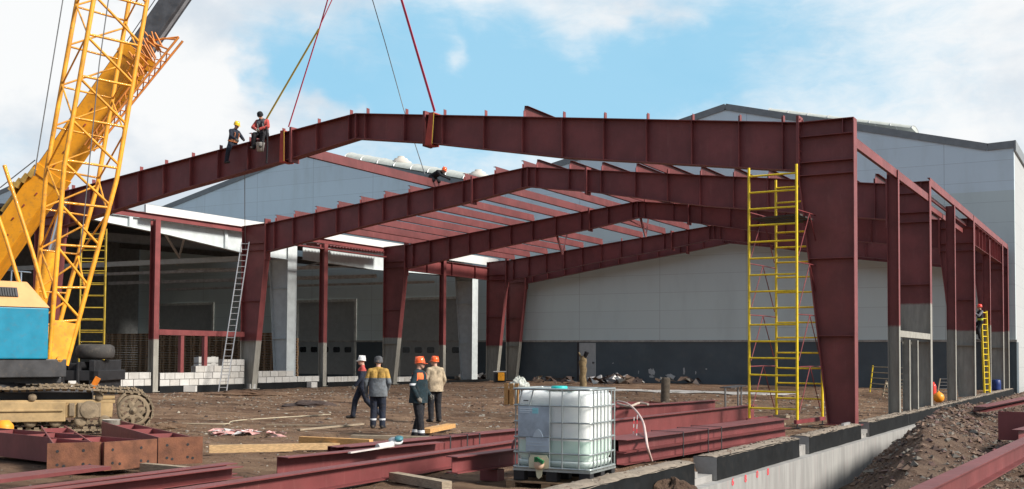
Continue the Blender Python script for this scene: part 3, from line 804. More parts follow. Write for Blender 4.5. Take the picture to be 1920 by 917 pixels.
# red painted marks on the footing
REDP = pmat('red_marking', (.72, .06, .08), .6, var=.1)
for k, (px, py, ch) in enumerate([(1374, 904, '6'), (1398, 898, '8'), (1420, 890, '0'), (1440, 885, '8')]):
    p = onX(px, py, .344)
    cu = D.curves.new('painted_number', 'FONT'); cu.body = ch; cu.size = .2; cu.extrude = .001; cu.align_x = 'CENTER'; cu.align_y = 'CENTER'; cu.offset = .003
    tx = D.objects.new('tmp_text', cu); COL.objects.link(tx); bpy.context.view_layer.update(); cu.materials.append(REDP); nm_ = D.meshes.new_from_object(tx.evaluated_get(bpy.context.evaluated_depsgraph_get())); D.objects.remove(tx); o = D.objects.new('painted_number', nm_); COL.objects.link(o); o.parent = cf
    o.location = (.345, p.y, p.z); o.rotation_euler = (math.pi/2, 0, math.pi/2); o.scale = (1.25, .9, 1)
for k, (ya, yb) in enumerate([(-12.55, -11.45), (-6.25, -5.45), (-.35, .65)]):
    mb = MB(); mb.bx(-.3, .12, ya+.02, yb-.02, -.4, -.22 if k != 1 else -.12)
    for j in range(5):
        mb.box((random.uniform(-.25, .1), random.uniform(ya+.15, yb-.15), -.16), (.14, .2, .1), random.random()*3)
    tag(mb.build('footing_infill', CONC), 'pale broken concrete in the gap ' + ('before the second black beam', 'between second and third black beams', 'at the big red column foot')[k], 'concrete', 'concrete gaps between foundation beams')
# left low wall : black plinth and white blocks
mb = MB(); mb.bx(L+.02, L+.36, -4, 5.95, -.3, .28); mb.bx(L+.02, L+.36, 6.4, 11.9, -.3, .24); mb.bx(L+.02, L+.36, 12.5, 17.9, -.3, .25); mb.bx(L+.02, L+.36, 18.4, 23.9, -.3, .2); mb.bx(L+.02, L+.36, 24.4, 35.8, -.3, .1)
tag(mb.build('black_plinth', BITUM), 'low black plinth under the white block wall on the left side', 'plinth')
BLOCKS = [BLOCK, pmat('aerated_block_b', (.46, .445, .415), .9, var=.12, dirt=.35, dirtcol=(.36, .32, .27)), pmat('aerated_block_c', (.50, .49, .465), .9, var=.1, dirt=.3, dirtcol=(.4, .36, .3))]
def block_wall(segs, label):
    mb = MB()
    for (ya, yb, z0, rows) in segs:
        for r_, (a, b_) in enumerate(rows):
            z = z0+.31*r_; y = a - (.3 if r_ % 2 else 0)
            while y < b_-.02:
                y1 = min(y+.6, b_); yy = max(y, a)
                if y1-yy > .06:
                    mb.mat(random.choice(BLOCKS)); mb.bx(L+.04+random.uniform(-.008, .008), L+.33+random.uniform(-.008, .008), yy+.014, y1-.014, z+.012, z+.298)
                y += .6
            mb.mat(MORTAR); mb.bx(L+.07, L+.30, a+.01, b_-.01, z, z+.285)
    return tag(mb.build('block_wall', None), label, 'wall', 'low white block walls')
block_wall([(0, 0, .28, [(-3.5, 5.9), (-3.5, 5.9), (-3.0, 3.4)])], 'low white block wall behind the black truck chassis')
block_wall([(0, 0, .24, [(6.42, 11.9), (6.42, 11.9), (8.6, 11.9), (10.4, 11.9)])], 'stepped white block wall behind the ladder foot')
block_wall([(0, 0, .26, [(12.9, 17.7), (12.9, 15.6)])], 'two-course white block wall right of the ladder column')
block_wall([(0, 0, .2, [(18.4, 23.8)])], 'single course of white blocks between second and third frames')
block_wall([(0, 0, .1, [(24.5, 29.8)])], 'single course of white blocks behind the standing workers')
for k, (px, py) in enumerate([(585, 724), (470, 735), (357, 722)]):
    p = onX(px, py, L+.55); mb = MB(); mb.box((p.x, p.y, -.05+.15), (.3, .55, .28), .1+k)
    tag(mb.build('loose_block', BLOCK), 'single white block lying on the ground ' + ('by a slim post foot', 'at the ladder column foot', 'below the low red rail')[k], 'block', 'loose white blocks')
mb = MB()
for y in (10.15, 10.45): mb.bx(L-.8, L-.5, y-.3, y+.3, .0, 1.6)
for k in range(5): mb.bx(L-.82, L-.48, 9.6, 10.9, .02+.32*k, .30+.32*k)
tag(mb.build('block_stack', BLOCK), 'tall stack of white blocks behind the low wall near the ladder', 'block stack')

# ------------------------------------------------------------------ people
SKIN = pmat('skin', (.50, .29, .21), .55, var=.1)
def cloth(name, c, **k): return pmat('cloth_'+name, c, .9, var=.35, vscale=7, bump=.8, bscale=16, dirt=.22, dirtcol=(.16, .12, .09), **k)
NAVY = cloth('navy', (.014, .019, .034)); TEAL = cloth('dark_teal', (.009, .024, .032)); GREYC = cloth('grey', (.125, .14, .155)); MUST = cloth('mustard', (.36, .22, .055)); REDC = cloth('red', (.42, .07, .06))
ORC = cloth('orange', (.86, .16, .05)); TANC = cloth('tan', (.36, .29, .20)); BLK = cloth('black', (.011, .012, .016)); BEAN = cloth('beanie_grey', (.075, .078, .085)); REFL = pmat('reflective_tape', (.62, .64, .66), .35, var=.05)
BOOT = pmat('boot', (.025, .022, .02), .7, var=.2, dirt=.5); GLOVE = cloth('glove', (.22, .20, .17)); LIME = cloth('lime', (.45, .55, .06)); HAIR = pmat('hair', (.03, .022, .016), .8)


def capsule(mbv, mbf, p, q, r0, r1, n=12, m=4):
    p, q = Vector(p), Vector(q); t = q-p
    t = t.normalized() if t.length > 1e-6 else Vector((0, 0, 1))
    a = t.cross(Vector((0, 0, 1)) if abs(t.z) < .9 else Vector((1, 0, 0))).normalized(); b2 = t.cross(a)
    rings = []
    for i in range(m+1): th = -math.pi/2+math.pi/2*i/m; rings.append((p+t*(r0*math.sin(th)), max(r0*math.cos(th), 1e-4)))
    for i in range(m+1): th = math.pi/2*i/m; rings.append((q+t*(r1*math.sin(th)), max(r1*math.cos(th), 1e-4)))
    o = len(mbv)
    for c, r in rings:
        for k in range(n): th = 2*math.pi*k/n; mbv.append(c+(a*math.cos(th)+b2*math.sin(th))*r)
    for i in range(len(rings)-1):
        for k in range(n): mbf.append((o+i*n+k, o+i*n+(k+1) % n, o+(i+1)*n+(k+1) % n, o+(i+1)*n+k))
    mbf.append(tuple(o+k for k in reversed(range(n)))); e = o+(len(rings)-1)*n; mbf.append(tuple(e+k for k in range(n)))


STAND = dict(pel=(0, 0, .95), chest=(0, .015, 1.36), neck=(0, .0, 1.50), head=(0, .03, 1.645),
             hipL=(-.095, 0, .91), kneL=(-.11, .03, .50), ankL=(-.12, -.02, .09), hipR=(.095, 0, .91), kneR=(.11, .03, .50), ankR=(.12, -.02, .09),
             shoL=(-.19, 0, 1.42), elbL=(-.25, -.02, 1.14), wriL=(-.25, .06, .90), shoR=(.19, 0, 1.42), elbR=(.25, -.02, 1.14), wriR=(.25, .06, .90), face=0.0)


def person(label, loc, rz, pose, cols, bulk=1.0, tilt=None, group=None, shell=None):
    """cols: torso, arms, legs, boots, hands ; one remeshed body surface, coloured by garment"""
    P = dict(STAND); P.update(pose); P = {k: (Vector(v) if isinstance(v, tuple) else v) for k, v in P.items()}
    mats = []; caps = []
    def mi(m):
        if m not in mats: mats.append(m)
        return mats.index(m)
    def C(p, q, r0, r1, m): caps.append((Vector(p), Vector(q), r0, r1, mi(m)))
    T, A, Lg, B, H = cols['torso'], cols.get('arms', cols['torso']), cols['legs'], cols.get('boots', BOOT), cols.get('hands', GLOVE)
    pel, ch, nk, hd = P['pel'], P['chest'], P['neck'], P['head']
    up = (ch-pel).normalized(); sx = Vector((1, 0, 0)); fwd = up.cross(sx)*-1
    if fwd.y < 0: fwd = -fwd
    for s_ in (-1, 1):
        C(pel+sx*s_*.07*bulk-up*.02, pel+up*.12+sx*s_*.065*bulk, .115*bulk, .112*bulk, Lg if not cols.get('long') else T)
        C(pel+up*.10+sx*s_*.07*bulk, ch+sx*s_*.085*bulk, .115*bulk, .118*bulk, T)
        C(ch+sx*s_*.05*bulk, P['shoL' if s_ < 0 else 'shoR']*.86+ch*.14, .10*bulk, .078*bulk, T)
    C(ch+up*.05, nk, .095, .062, T); C(nk-up*.02, P['shoL']*.8+nk*.2, .062, .06, T); C(nk-up*.02, P['shoR']*.8+nk*.2, .062, .06, T); C(nk, nk*.3+hd*.7, .058, .055, SKIN)
    for s_ in 'LR':
        hp, kn, an = P['hip'+s_], P['kne'+s_], P['ank'+s_]
        C(hp, kn, .106*bulk, .082*bulk, Lg); C(kn, an, .080*bulk, .068*bulk, Lg)
        ft = P.get('foot'+s_) or (an+Vector((.03 if s_ == 'R' else -.03, .16, -.045)))
        heel = an+Vector((0, -.045, -.035)) if not P.get('foot'+s_) else an
        C(an, heel, .055, .05, B); C(heel, ft, .05, .043, B)
        sh, eb, wr = P['sho'+s_], P['elb'+s_], P['wri'+s_]
        C(sh, eb, .070*bulk, .055*bulk, A); C(eb, wr, .054*bulk, .043*bulk, A)
        d = (wr-eb).normalized(); side = Vector((1, 0, 0)) if abs(d.x) < .8 else Vector((0, 1, 0)); side = (side-d*side.dot(d)).normalized(); pn = d.cross(side)
        palm = wr+d*.085
        C(wr+d*.015, palm, .034, .036, H)
        sg = 1 if s_ == 'L' else -1
        for k, (ln, off) in enumerate([(.062, -.030), (.072, -.010), (.068, .011), (.054, .031)]):
            b0 = palm+pn*off*1.15; k1 = b0+d*ln*.55+side*sg*.006; k2 = k1+d*ln*.42+side*sg*.022
            C(b0, k1, .0125, .0115, H); C(k1, k2, .0115, .0095, H)
        tb = wr+d*.03+pn*-.03; C(tb, tb+d*.045-pn*.03+side*sg*.012, .015, .0125, H); C(tb+d*.045-pn*.03+side*sg*.012, tb+d*.08-pn*.025+side*sg*.025, .0125, .010, H)
    # head : skull, jaw, nose, brow, ears, turned by P['face'] about the vertical, nodded by tilt
    fa = P['face']; nod = P.get('nod', 0.0)
    HR = Matrix.Rotation(fa, 3, 'Z') @ Matrix.Rotation(-nod, 3, 'X')
    def Hh(p, q, r0, r1, m): C(hd+HR @ Vector(p), hd+HR @ Vector(q), r0, r1, m)
    hm = cols.get('hairmat', HAIR)
    Hh((0, -.02, .035), (0, .01, .03), .094, .088, hm if cols.get('hair') else SKIN); Hh((0, .03, -.005), (0, .035, -.045), .072, .062, SKIN); Hh((0, .05, -.075), (0, .045, -.08), .046, .042, SKIN)
    Hh((0, .095, .012), (0, .116, -.022), .012, .017, SKIN); Hh((-.035, .083, .022), (.035, .083, .022), .017, .017, SKIN)
    for s_ in (-1, 1): Hh((s_*.083, .0, -.012), (s_*.086, -.01, .015), .017, .02, SKIN)
    Hh((-.02, .098, -.058), (.02, .098, -.058), .009, .009, pmat('lips', (.33, .12, .10), .5))
    V = []; F = []
    for p, q, r0, r1, m in caps: capsule(V, F, p, q, r0, r1)
    me = D.meshes.new('tmp_body'); me.from_pydata([tuple(v) for v in V], [], F)
    tmp = D.objects.new('tmp_body', me); COL.objects.link(tmp)
    md = tmp.modifiers.new('r', 'REMESH'); md.mode = 'VOXEL'; md.voxel_size = .0105
    sm = tmp.modifiers.new('s', 'SMOOTH'); sm.factor = .5; sm.iterations = 5
    dg = bpy.context.evaluated_depsgraph_get(); me2 = D.meshes.new_from_object(tmp.evaluated_get(dg)); D.objects.remove(tmp)
    n = len(me2.polygons); cen = np.zeros(n*3); me2.polygons.foreach_get('center', cen); cen = cen.reshape(-1, 3)
    best = np.full(n, 1e9); idx = np.zeros(n, int)
    for p, q, r0, r1, m in caps:
        p_ = np.array(p); d_ = np.array(q-p); L2 = max(1e-9, d_ @ d_); tt = np.clip(((cen-p_) @ d_)/L2, 0, 1)
        ds = np.linalg.norm(cen-p_-tt[:, None]*d_, axis=1)-(r0+(r1-r0)*tt)
        k = ds < best; best[k] = ds[k]; idx[k] = m
    # garment details painted by zone: yoke, bands
    for (m, fn) in cols.get('zones', []):
        k = fn(cen) & np.isin(idx, [mats.index(x) for x in (T, A, Lg) if x in mats]); idx[k] = mi(m)
    for m in mats: me2.materials.append(m)
    me2.polygons.foreach_set('material_index', idx.astype(np.int32)); me2.polygons.foreach_set('use_smooth', [True]*n)
    # wrinkle the cloth a little
    co = np.zeros(len(me2.vertices)*3); me2.vertices.foreach_get('co', co)
    root = empty('person', loc, label, 'person', group, rz)
    if tilt: root.rotation_euler = (tilt[0], tilt[1], rz)
    me2.name = 'body'; bo = D.objects.new('body', me2); COL.objects.link(bo); bo.parent = root
    for s_ in (-1, 1):
        e = MB(); c = hd+HR @ Vector((s_*.032, .093, .0)); e.lathe([(0, -.011), (.008, -.008), (.011, 0), (.008, .008), (0, .011)], 8, c, (0, 0, 1)); e.build('eye', pmat('eye', (.03, .025, .02), .2), root, local=True)
    top = hd+HR @ Vector((0, -.005, .035))
    if cols.get('helmet'):
        e = MB(); ax = HR @ Vector((0, -.12, 1)); 
        e.lathe([(.110, -.02), (.113, .01), (.109, .05), (.092, .088), (.062, .113), (.03, .123), (0, .125)], 20, top, ax)
        e.lathe([(.108, -.02), (.125, -.026), (.127, -.020), (.111, -.008)], 20, top, ax)
        e.prism([(-.085, .08), (-.05, .165), (0, .178), (.05, .165), (.085, .08)], .008, top, HR @ Vector((1, 0, 0)), HR @ Vector((0, 1, -.1)), ax.normalized(), -.024)
        e.bar(top+HR @ Vector((0, -.10, .09)), top+HR @ Vector((0, .085, .10)), .03, .05)
        e.build('helmet', cols['helmet'], root, local=True)
    if cols.get('beanie'):
        e = MB(); e.lathe([(.108, -.045), (.113, -.02), (.112, -.005), (.107, .0), (.106, .04), (.09, .085), (.055, .112), (0, .122)], 18, top, HR @ Vector((0, -.15, 1))); e.build('beanie', cols['beanie'], root, local=True)
    if cols.get('harness'):
        e = MB(); ft = fwd*.135
        for s_ in (-1, 1):
            e.tube([pel+sx*s_*.1+ft+up*.08, ch+sx*s_*.10+ft*1.0, P['shoL' if s_ < 0 else 'shoR']*.5+nk*.5+up*.045, ch+sx*s_*.08-ft*1.0, pel+sx*s_*.1-ft+up*.08], .018, 6)
        e.tube([pel+up*.1+sx*math.cos(a)*.2+fwd*math.sin(a)*.135 for a in np.linspace(0, 6.28, 15)], .022, 6)
        e.build('harness', cols['harness'], root, local=True)
    if cols.get('jacket'):
        jm, zlo, zhi, rw, rd = cols['jacket']
        e = MB(); V = []; F = []; nn = 20; zs = np.linspace(zlo, zhi, 6)
        for i, z in enumerate(zs):
            f = (z-pel.z)/max(.01, ch.z-pel.z); c = pel.lerp(ch, f)
            fl = 1+.10*(1-i/5.)
            for k in range(nn): th = 2*math.pi*k/nn; wob = 1+.03*math.sin(3*th+i); V.append((c.x+math.cos(th)*rw*fl*wob, c.y+math.sin(th)*rd*fl*wob, z))
        for i in range(5):
            for k in range(nn): F.append((i*nn+k, i*nn+(k+1) % nn, (i+1)*nn+(k+1) % nn, (i+1)*nn+k))
        e.add(V, F, True); e.build('jacket_skirt', jm, root, local=True)
    return root


HW = pmat('helmet_white', (.66, .66, .65), .3, var=.03, coat=.3); HO = pmat('helmet_orange', (.90, .13, .03), .3, var=.03, coat=.3); HY = pmat('helmet_yellow', (.85, .55, .02), .3, var=.03, coat=.3); HRD = pmat('helmet_red', (.80, .06, .04), .3, var=.03, coat=.3)
RZ_AWAY, RZ_LEFT, RZ_RIGHT, RZ_CAM = YAW, YAW+math.pi/2, YAW-math.pi/2, YAW+math.pi
G = lambda px, py, z=-.06: onZ(px, py, z)
# white helmet, striding left
p = G(679, 785)
person('worker in white helmet and navy red-shouldered overalls striding across the yard', p, RZ_LEFT+.15,
       dict(hipL=(-.1, 0, .9), kneL=(-.1, -.12, .53), ankL=(-.1, -.46, .17), footL=(-.12, -.36, .03), hipR=(.1, .02, .9), kneR=(.1, .20, .52), ankR=(.1, .26, .09), elbR=(.27, -.12, 1.15), wriR=(.24, -.02, .92), elbL=(-.25, .06, 1.15), wriL=(-.22, .2, .95), face=.25),
       dict(torso=NAVY, legs=NAVY, helmet=HW, zones=[(REDC, lambda c: c[:, 2] > 1.36)], hands=GLOVE), 1.05)
# grey beanie, back to camera
p = G(708, 804)
person('worker in grey beanie and grey jacket with mustard yoke, seen from behind', p, RZ_AWAY-.05,
       dict(kneL=(-.1, .02, .5), ankL=(-.11, -.03, .09), elbL=(-.30, -.03, 1.15), wriL=(-.30, .04, .90), elbR=(.28, -.02, 1.14), wriR=(.20, .12, .95), face=.1),
       dict(torso=GREYC, legs=NAVY, beanie=BEAN, zones=[(MUST, lambda c: (c[:, 2] > 1.25)), (REFL, lambda c: (c[:, 2] > .22) & (c[:, 2] < .26))], jacket=(GREYC, .80, 1.24, .215, .155), hands=GLOVE), 1.12)
# orange helmet, dark coat, facing right
p = G(784, 822)
person('worker in orange helmet and long dark coat with orange shoulder patches standing by beams', p, RZ_RIGHT-.25,
       dict(hipR=(.095, 0, .91), kneR=(.11, .06, .5), ankR=(.13, .12, .09), kneL=(-.11, 0, .5), ankL=(-.12, -.12, .09), elbR=(.29, -.05, 1.16), wriR=(.25, .06, .92), elbL=(-.27, .02, 1.14), wriL=(-.22, .18, .95), face=.1),
       dict(torso=TEAL, legs=BLK, helmet=HO, zones=[(ORC, lambda c: (c[:, 2] > 1.27) & (c[:, 2] < 1.44) & (abs(c[:, 0]) > .10) & (abs(c[:, 0]) < .25)), (REFL, lambda c: (c[:, 2] > 1.17) & (c[:, 2] < 1.215) & (abs(c[:, 0]) > .2)), (REFL, lambda c: (c[:, 2] > .13) & (c[:, 2] < .19))], jacket=(TEAL, .78, 1.3, .235, .185), hands=GLOVE), 1.16)
# orange helmet, tan jacket
p = G(815, 792)
person('worker in orange helmet and tan jacket with hands in front, standing farthest back', p, RZ_AWAY+.55,
       dict(elbL=(-.27, .0, 1.16), wriL=(-.17, .22, 1.0), elbR=(.28, -.02, 1.15), wriR=(.24, .12, .92), face=.7),
       dict(torso=TANC, legs=BLK, helmet=HO, jacket=(TANC, .84, 1.3, .22, .165), hands=SKIN), 1.1)
# two men sitting astride the front rafter
SITK = dict(pel=(0, 0, .12), chest=(0, .10, .52), neck=(0, .14, .66), head=(0, .20, .80), shoL=(-.19, .10, .58), shoR=(.19, .10, .58), hipL=(-.1, .02, .10), hipR=(.1, .02, .10),
            kneL=(-.30, .22, -.06), ankL=(-.33, .14, -.48), kneR=(.30, .22, -.06), ankR=(.33, .14, -.48), elbL=(-.30, .22, .36), wriL=(-.20, .40, .30), elbR=(.30, .22, .36), wriR=(.20, .40, .30))
xw = -22.2; zr = topz(xw)+.012
person('worker in yellow helmet and dark overalls sitting astride the front rafter', (xw, .1, zr), -math.pi/2, dict(SITK, kneL=(-.27, .12, -.08), ankL=(-.24, .08, -.5), kneR=(.33, .14, -.1), ankR=(.34, .05, -.56), face=.0, nod=.35, wriR=(.28, .42, .22), wriL=(-.1, .46, .26)),
       dict(torso=NAVY, legs=NAVY, helmet=HY, zones=[(cloth('brown_belt', (.22, .10, .05)), lambda c: (c[:, 2] > .22) & (c[:, 2] < .27) & (abs(c[:, 0]) < .22))], hands=GLOVE, harness=cloth('harness_rust', (.35, .12, .05))), 1.05)
xw = -20.6; zr = topz(xw)+.012
person('worker in black cap and red-sleeved jacket sitting on the front rafter with a bucket', (xw, -.02, zr), math.pi+.25, dict(SITK, chest=(0, .12, .50), kneL=(-.16, .36, .08), ankL=(-.15, .38, -.36), kneR=(.16, .36, .06), ankR=(.17, .37, -.38), nod=.7, wriL=(-.06, .36, .26), wriR=(.06, .36, .22), head=(0, .24, .76)),
       dict(torso=cloth('slate', (.075, .08, .095)), arms=REDC, legs=BLK, beanie=BLK, zones=[(REDC, lambda c: (c[:, 2] > .3) & (abs(c[:, 0]) > .16))], hands=GLOVE, harness=cloth('harness_grey', (.30, .30, .30))), 1.18)
p = onY(488, 276, -.38)
mb = MB(); mb.lathe([(0, -.15), (.115, -.15), (.155, .14), (.162, .15), (.15, .15), (.11, -.13), (0, -.13)], 20, p)
bk = mb.build('bucket', pmat('bucket_grey', (.42, .42, .40), .6, var=.08)); tag(bk, 'pale grey bucket hanging on the front rafter below the seated worker', 'bucket')
mb = MB(); mb.tube([(p.x-.155, p.y, p.z+.14), (p.x-.1, p.y, p.z+.27), (p.x, p.y, p.z+.33), (p.x+.1, p.y, p.z+.27), (p.x+.155, p.y, p.z+.14)], .006, 6); mb.build('handle', GREYST, bk)
q = onY(499, 306, -.38)
mb = MB(); mb.tube([(q.x-.02, q.y, 9.75), (q.x+.06, q.y-.04, 9.5), (q.x+.05, q.y, 9.1), (q.x+.02, q.y, q.z)], .03, 6); tag(mb.build('safety_strap', BLK), 'dark safety strap hanging from the capped worker down the rafter', 'strap')
# worker on the second rafter
xw = -21.25; zr = topz(xw)+.012
person('worker in orange helmet crouching over the second rafter to fix a purlin', (xw+.12, 12.1, zr+.2), -math.pi/2+.1, dict(pel=(0, -.35, .30), chest=(0, .02, .46), neck=(0, .14, .52), head=(0, .26, .56), shoL=(-.18, .02, .50), shoR=(.18, .02, .50), hipL=(-.1, -.35, .26), hipR=(.1, -.35, .26),
       kneL=(-.2, -.1, .1), ankL=(-.2, -.45, -.02), kneR=(.22, -.15, .1), ankR=(.24, -.5, -.05), footL=(-.2, -.55, -.08), footR=(.24, -.6, -.1), elbL=(-.24, .22, .3), wriL=(-.16, .42, .18), elbR=(.24, .22, .3), wriR=(.12, .44, .20), nod=.5),
       dict(torso=BLK, legs=BLK, helmet=HO, hands=BLK), 1.05)
# worker on the yellow ladder at the right wall
p = onX(1839, 690, -.35)
lp = p
person('worker in red helmet and lime trimmed dark vest high on the yellow ladder', (p.x, p.y, 2.62), math.pi/2+.5, dict(kneL=(-.12, .16, .55), ankL=(-.1, .06, .09), kneR=(.12, .26, .75), ankR=(.1, .1, .39), elbL=(-.26, .18, 1.2), wriL=(-.18, .34, 1.35), elbR=(.26, .18, 1.2), wriR=(.18, .34, 1.3)),
       dict(torso=BLK, legs=BLK, arms=cloth('grey_sleeve', (.2, .2, .22)), helmet=HRD, zones=[(LIME, lambda c: (c[:, 2] > 1.0) & (c[:, 2] < 1.1) & (abs(c[:, 0]) < .2))], hands=SKIN))


# ------------------------------------------------------------------ lifting slings and lines
def line(name, pts, r, m, label, cat='line', n=6, group=None): mb = MB(); mb.tube(pts, r, n); return tag(mb.build(name, m), label, cat, group)
SLR = pmat('sling_red', (.55, .045, .09), .7, var=.1); SLY = pmat('sling_yellow', (.58, .42, .06), .7, var=.1); ROPE = pmat('wire_rope', (.15, .155, .16), .5, metal=.4)
def strap(name, pts, wd, m, label, wrapx=None):
    r = empty(name, pts[-1], label, 'sling', 'lifting slings')
    mb = MB()
    for a, b_ in zip(pts[:-1], pts[1:]): mb.bar(a, b_, wd, .02, (0, 1, 0))
    mb.build('webbing', m, r); return r
HK = onY(683, -238, .1); A_ = onY(541, 238, .1); B_ = onY(597, 60, .1); C_ = HK
strap('lifting_sling', [C_, B_, A_], .045, SLR, 'red lifting sling meeting the rafter at the splice right of the seated workers')
s1 = strap('lifting_sling', [onY(598, 54, .05), onY(498, 226, .05)], .07, SLY, 'yellow lifting sling slanting down to the capped worker on the rafter')
strap('lifting_sling', [HK, onY(750, -10, .12), onY(784, 105, .12), onY(815, 209, .12)], .08, SLR, 'dark red lifting sling choked round the rafter right of the ridge')
line('tag_line', [onY(626, -8, .1), onY(600, 48, .1)], .018, SLR, 'thin cord joining the red sling near the top of the view')
line('steel_cable', [HK, atd(690, -60, 46), atd(697, -5, 50), atd(722, 80, 53), atd(757, 205, 54), onY(797, 328, 12)], .022, ROPE, 'thin steel cable running down behind the ridge to the crouching worker', 'cable')
line('tag_line', [onY(459, 318, .05), onY(459, 400, 5), onY(460, 466, 11.6)], .014, ROPE, 'thin vertical cord hanging from the rafter to the ladder column top')
hk = empty('lifting_hook', HK, 'yellow crane hook block gathering the lifting slings high above the ridge', 'hook')
mb = MB(); mb.box(HK+Vector((0, 0, .9)), (.5, .3, .8), YAW); mb.build('hook_block', YEL, hk, bevel=.03)
mb = MB(); mb.tube([HK+Vector((.14*math.sin(a), 0, .26-.26*math.cos(a)+.0)) for a in np.linspace(-2.6, 1.6, 12)], .05, 8); mb.build('hook_bend', DARK, hk)
WR = pmat('sling_wrap_red', (.40, .07, .055), .8, var=.15)
for x, lab in ((-13.35, 'red padded wrap of the sling round the rafter right of the ridge'), (-19.65, 'red padded wrap of the sling round the rafter by the seated workers')):
    r = empty('sling_wrap', (x, 0, topz(x)), lab, 'sling wrap', 'padded sling wraps on the front rafter')
    mb = MB(); zt, zb = topz(x)+.04, botz(x)-.04
    k_ = .13 if x > XR else -.1
    for (xa, xb, s_) in ((0, k_, 1),):
        mb.prism([(x-.14-k_*.6, zb), (x+.10-k_*.6, zb), (x+.12, zt), (x-.06, zt)], .03, (0, -.14, 0))
        mb.prism([(x-.14-k_*.6, zb), (x+.10-k_*.6, zb), (x+.12, zt), (x-.06, zt)], .03, (0, .315, 0))
    mb.bx(x-.06, x+.12, -.14, .345, zt, zt+.03); mb.bx(x-.14-k_*.6, x+.10-k_*.6, -.14, .345, zb-.03, zb)
    mb.build('pad', WR, r)
    mb = MB(); mb.bar((x+.115-k_*.3, -.16, zb), (x+.135, -.16, zt), .018, .015, (0, 1, 0)); mb.build('edge_strap', SLY, r)


# ------------------------------------------------------------------ crawler crane (lattice boom)
TH = YAW+math.radians(41); TT = YAW+math.radians(20)
foot = atd(104, 683, 25.6)
cr = empty('crawler_crane', (foot.x, foot.y, 0), 'yellow and cyan crawler crane with a lattice boom on muddy tracks', 'crane')
MH = Matrix.Translation((foot.x, foot.y, 0)) @ Matrix.Rotation(TH, 4, 'Z')      # x = heading, y = to the far side
zf = foot.z
# lattice boom
def bpt(s, a, l):   # s along boom, a fore-aft, l lateral
    lean = math.atan(.148); ax = Vector((math.sin(lean), 0, math.cos(lean))); pr = Vector((math.cos(lean), 0, -math.sin(lean)))
    return Vector((0.05, 0, zf)) + ax*s + pr*a + Vector((0, l, 0))
def bw(s): return min(.63, .2+.43*s/4.6)
LEN = 16.0; BWD = 1.25
mb = MB(MH)
for a in (-1, 1):
    for l in (0, BWD):
        ss = [0, 2.3, 4.6, LEN]; mb.tube([bpt(s_, a*bw(s_), l) for s_ in ss], .058, 8)
mb.build('boom_chords', YEL, cr)
mb = MB(MH)
nod = [.95, 1.75, 2.75, 3.75]; nod += [4.75+1.04*k for k in range(11)]
for l in (0, BWD):
    for i in range(len(nod)-1):
        s0, s1_ = nod[i], nod[i+1]
        if l == 0: mb.tube([bpt(s1_-.06, -bw(s1_), l), bpt(s0+.22, bw(s0), l)], .032, 6); mb.tube([bpt(s0+.0, -bw(s0), l), bpt(s0+.14, bw(s0), l)], .032, 6)
        else: mb.tube([bpt(s0, -bw(s0), l), bpt(s1_-.14, bw(s1_), l)], .026, 6); mb.tube([bpt(s0+.05, bw(s0), l), bpt(s0-.04, -bw(s0), l)], .026, 6)
for a in (-1, 1):
    for i in range(1, len(nod)-1):
        s0, s1_ = nod[i], nod[i+1]; mb.tube([bpt(s0, a*bw(s0), 0 if i % 2 else BWD), bpt(s1_, a*bw(s1_), BWD if i % 2 else 0)], .024, 6)
mb.build('boom_lacing', YEL, cr)
mb = MB(MH)
for l in (-.03, BWD):
    mb.add([bpt(0, -.17, l), bpt(0, .17, l), bpt(1.0, bw(1), l), bpt(1.0, -bw(1), l), bpt(0, -.17, l+.04), bpt(0, .17, l+.04), bpt(1.0, bw(1), l+.04), bpt(1.0, -bw(1), l+.04)], [(0, 1, 2, 3), (7, 6, 5, 4), (0, 4, 5, 1), (1, 5, 6, 2), (2, 6, 7, 3), (3, 7, 4, 0)])
mb.tube([bpt(.12, 0, -.1), bpt(.12, 0, 1.15)], .07, 10)
mb.build('boom_foot', YEL, cr)
# house
mb = MB(MH); mb.bx(-4.6, -.22, -.15, 2.3, 1.62, 2.80); mb.build('house', CYAN, cr, bevel=.03)
mb = MB(MH)
xa, xb = -4.6, -.20; ya, yb = -.18, 2.33; z0, z1 = 2.803, 3.40
mb.add([(xa, ya, z0), (xb, ya, z0), (xb, yb, z0), (xa, yb, z0), (xa+.3, ya+.35, z1), (xb-.42, ya+.35, z1), (xb-.42, yb-.35, z1), (xa+.3, yb-.35, z1)],
       [(3, 2, 1, 0), (4, 5, 6, 7), (0, 1, 5, 4), (1, 2, 6, 5), (2, 3, 7, 6), (3, 0, 4, 7)])
hr = mb.build('house_roof', CREAM, cr, bevel=.02)
mb = MB(MH)
for k in range(16): mb.box((-1.75+.055*k, -.02, 3.14), (.03, .03, .22), 0, -.53)
mb.box((-1.35, .0, 3.14), (.95, .02, .25), 0, -.53)
mb.build('vent_grille', DARK, hr)
mb = MB(MH); mb.bx(-4.6, .22, -.1, 2.3, 1.20, 1.62); mb.bx(-2.4, .25, .3, 1.9, 1.05, 1.2)
mb.build('slew_deck', DARK, cr, bevel=.02)
mb = MB(MH); mb.lathe([(0, 0), (.95, 0), (.95, .22), (0, .22)], 28, (-1.3, 1.1, .86)); mb.build('slew_ring', DARK, cr)
mb = MB(MH)
def crl(px, py, d): return MH.inverted() @ atd(px, py, d)
mb.tube([crl(39, 541, 25.3), crl(12, 450, 25.3), crl(-30, 330, 25.3)], .045, 6); mb.build('gantry_strut', YEL, cr); mb = MB(MH); mb.tube([crl(86, 560, 25.4), crl(60, 470, 25.4), crl(31, 380, 25.4), crl(8, 310, 25.4)], .045, 6)
mb.build('gantry_strut', YEL, cr)
mb = MB(MH)
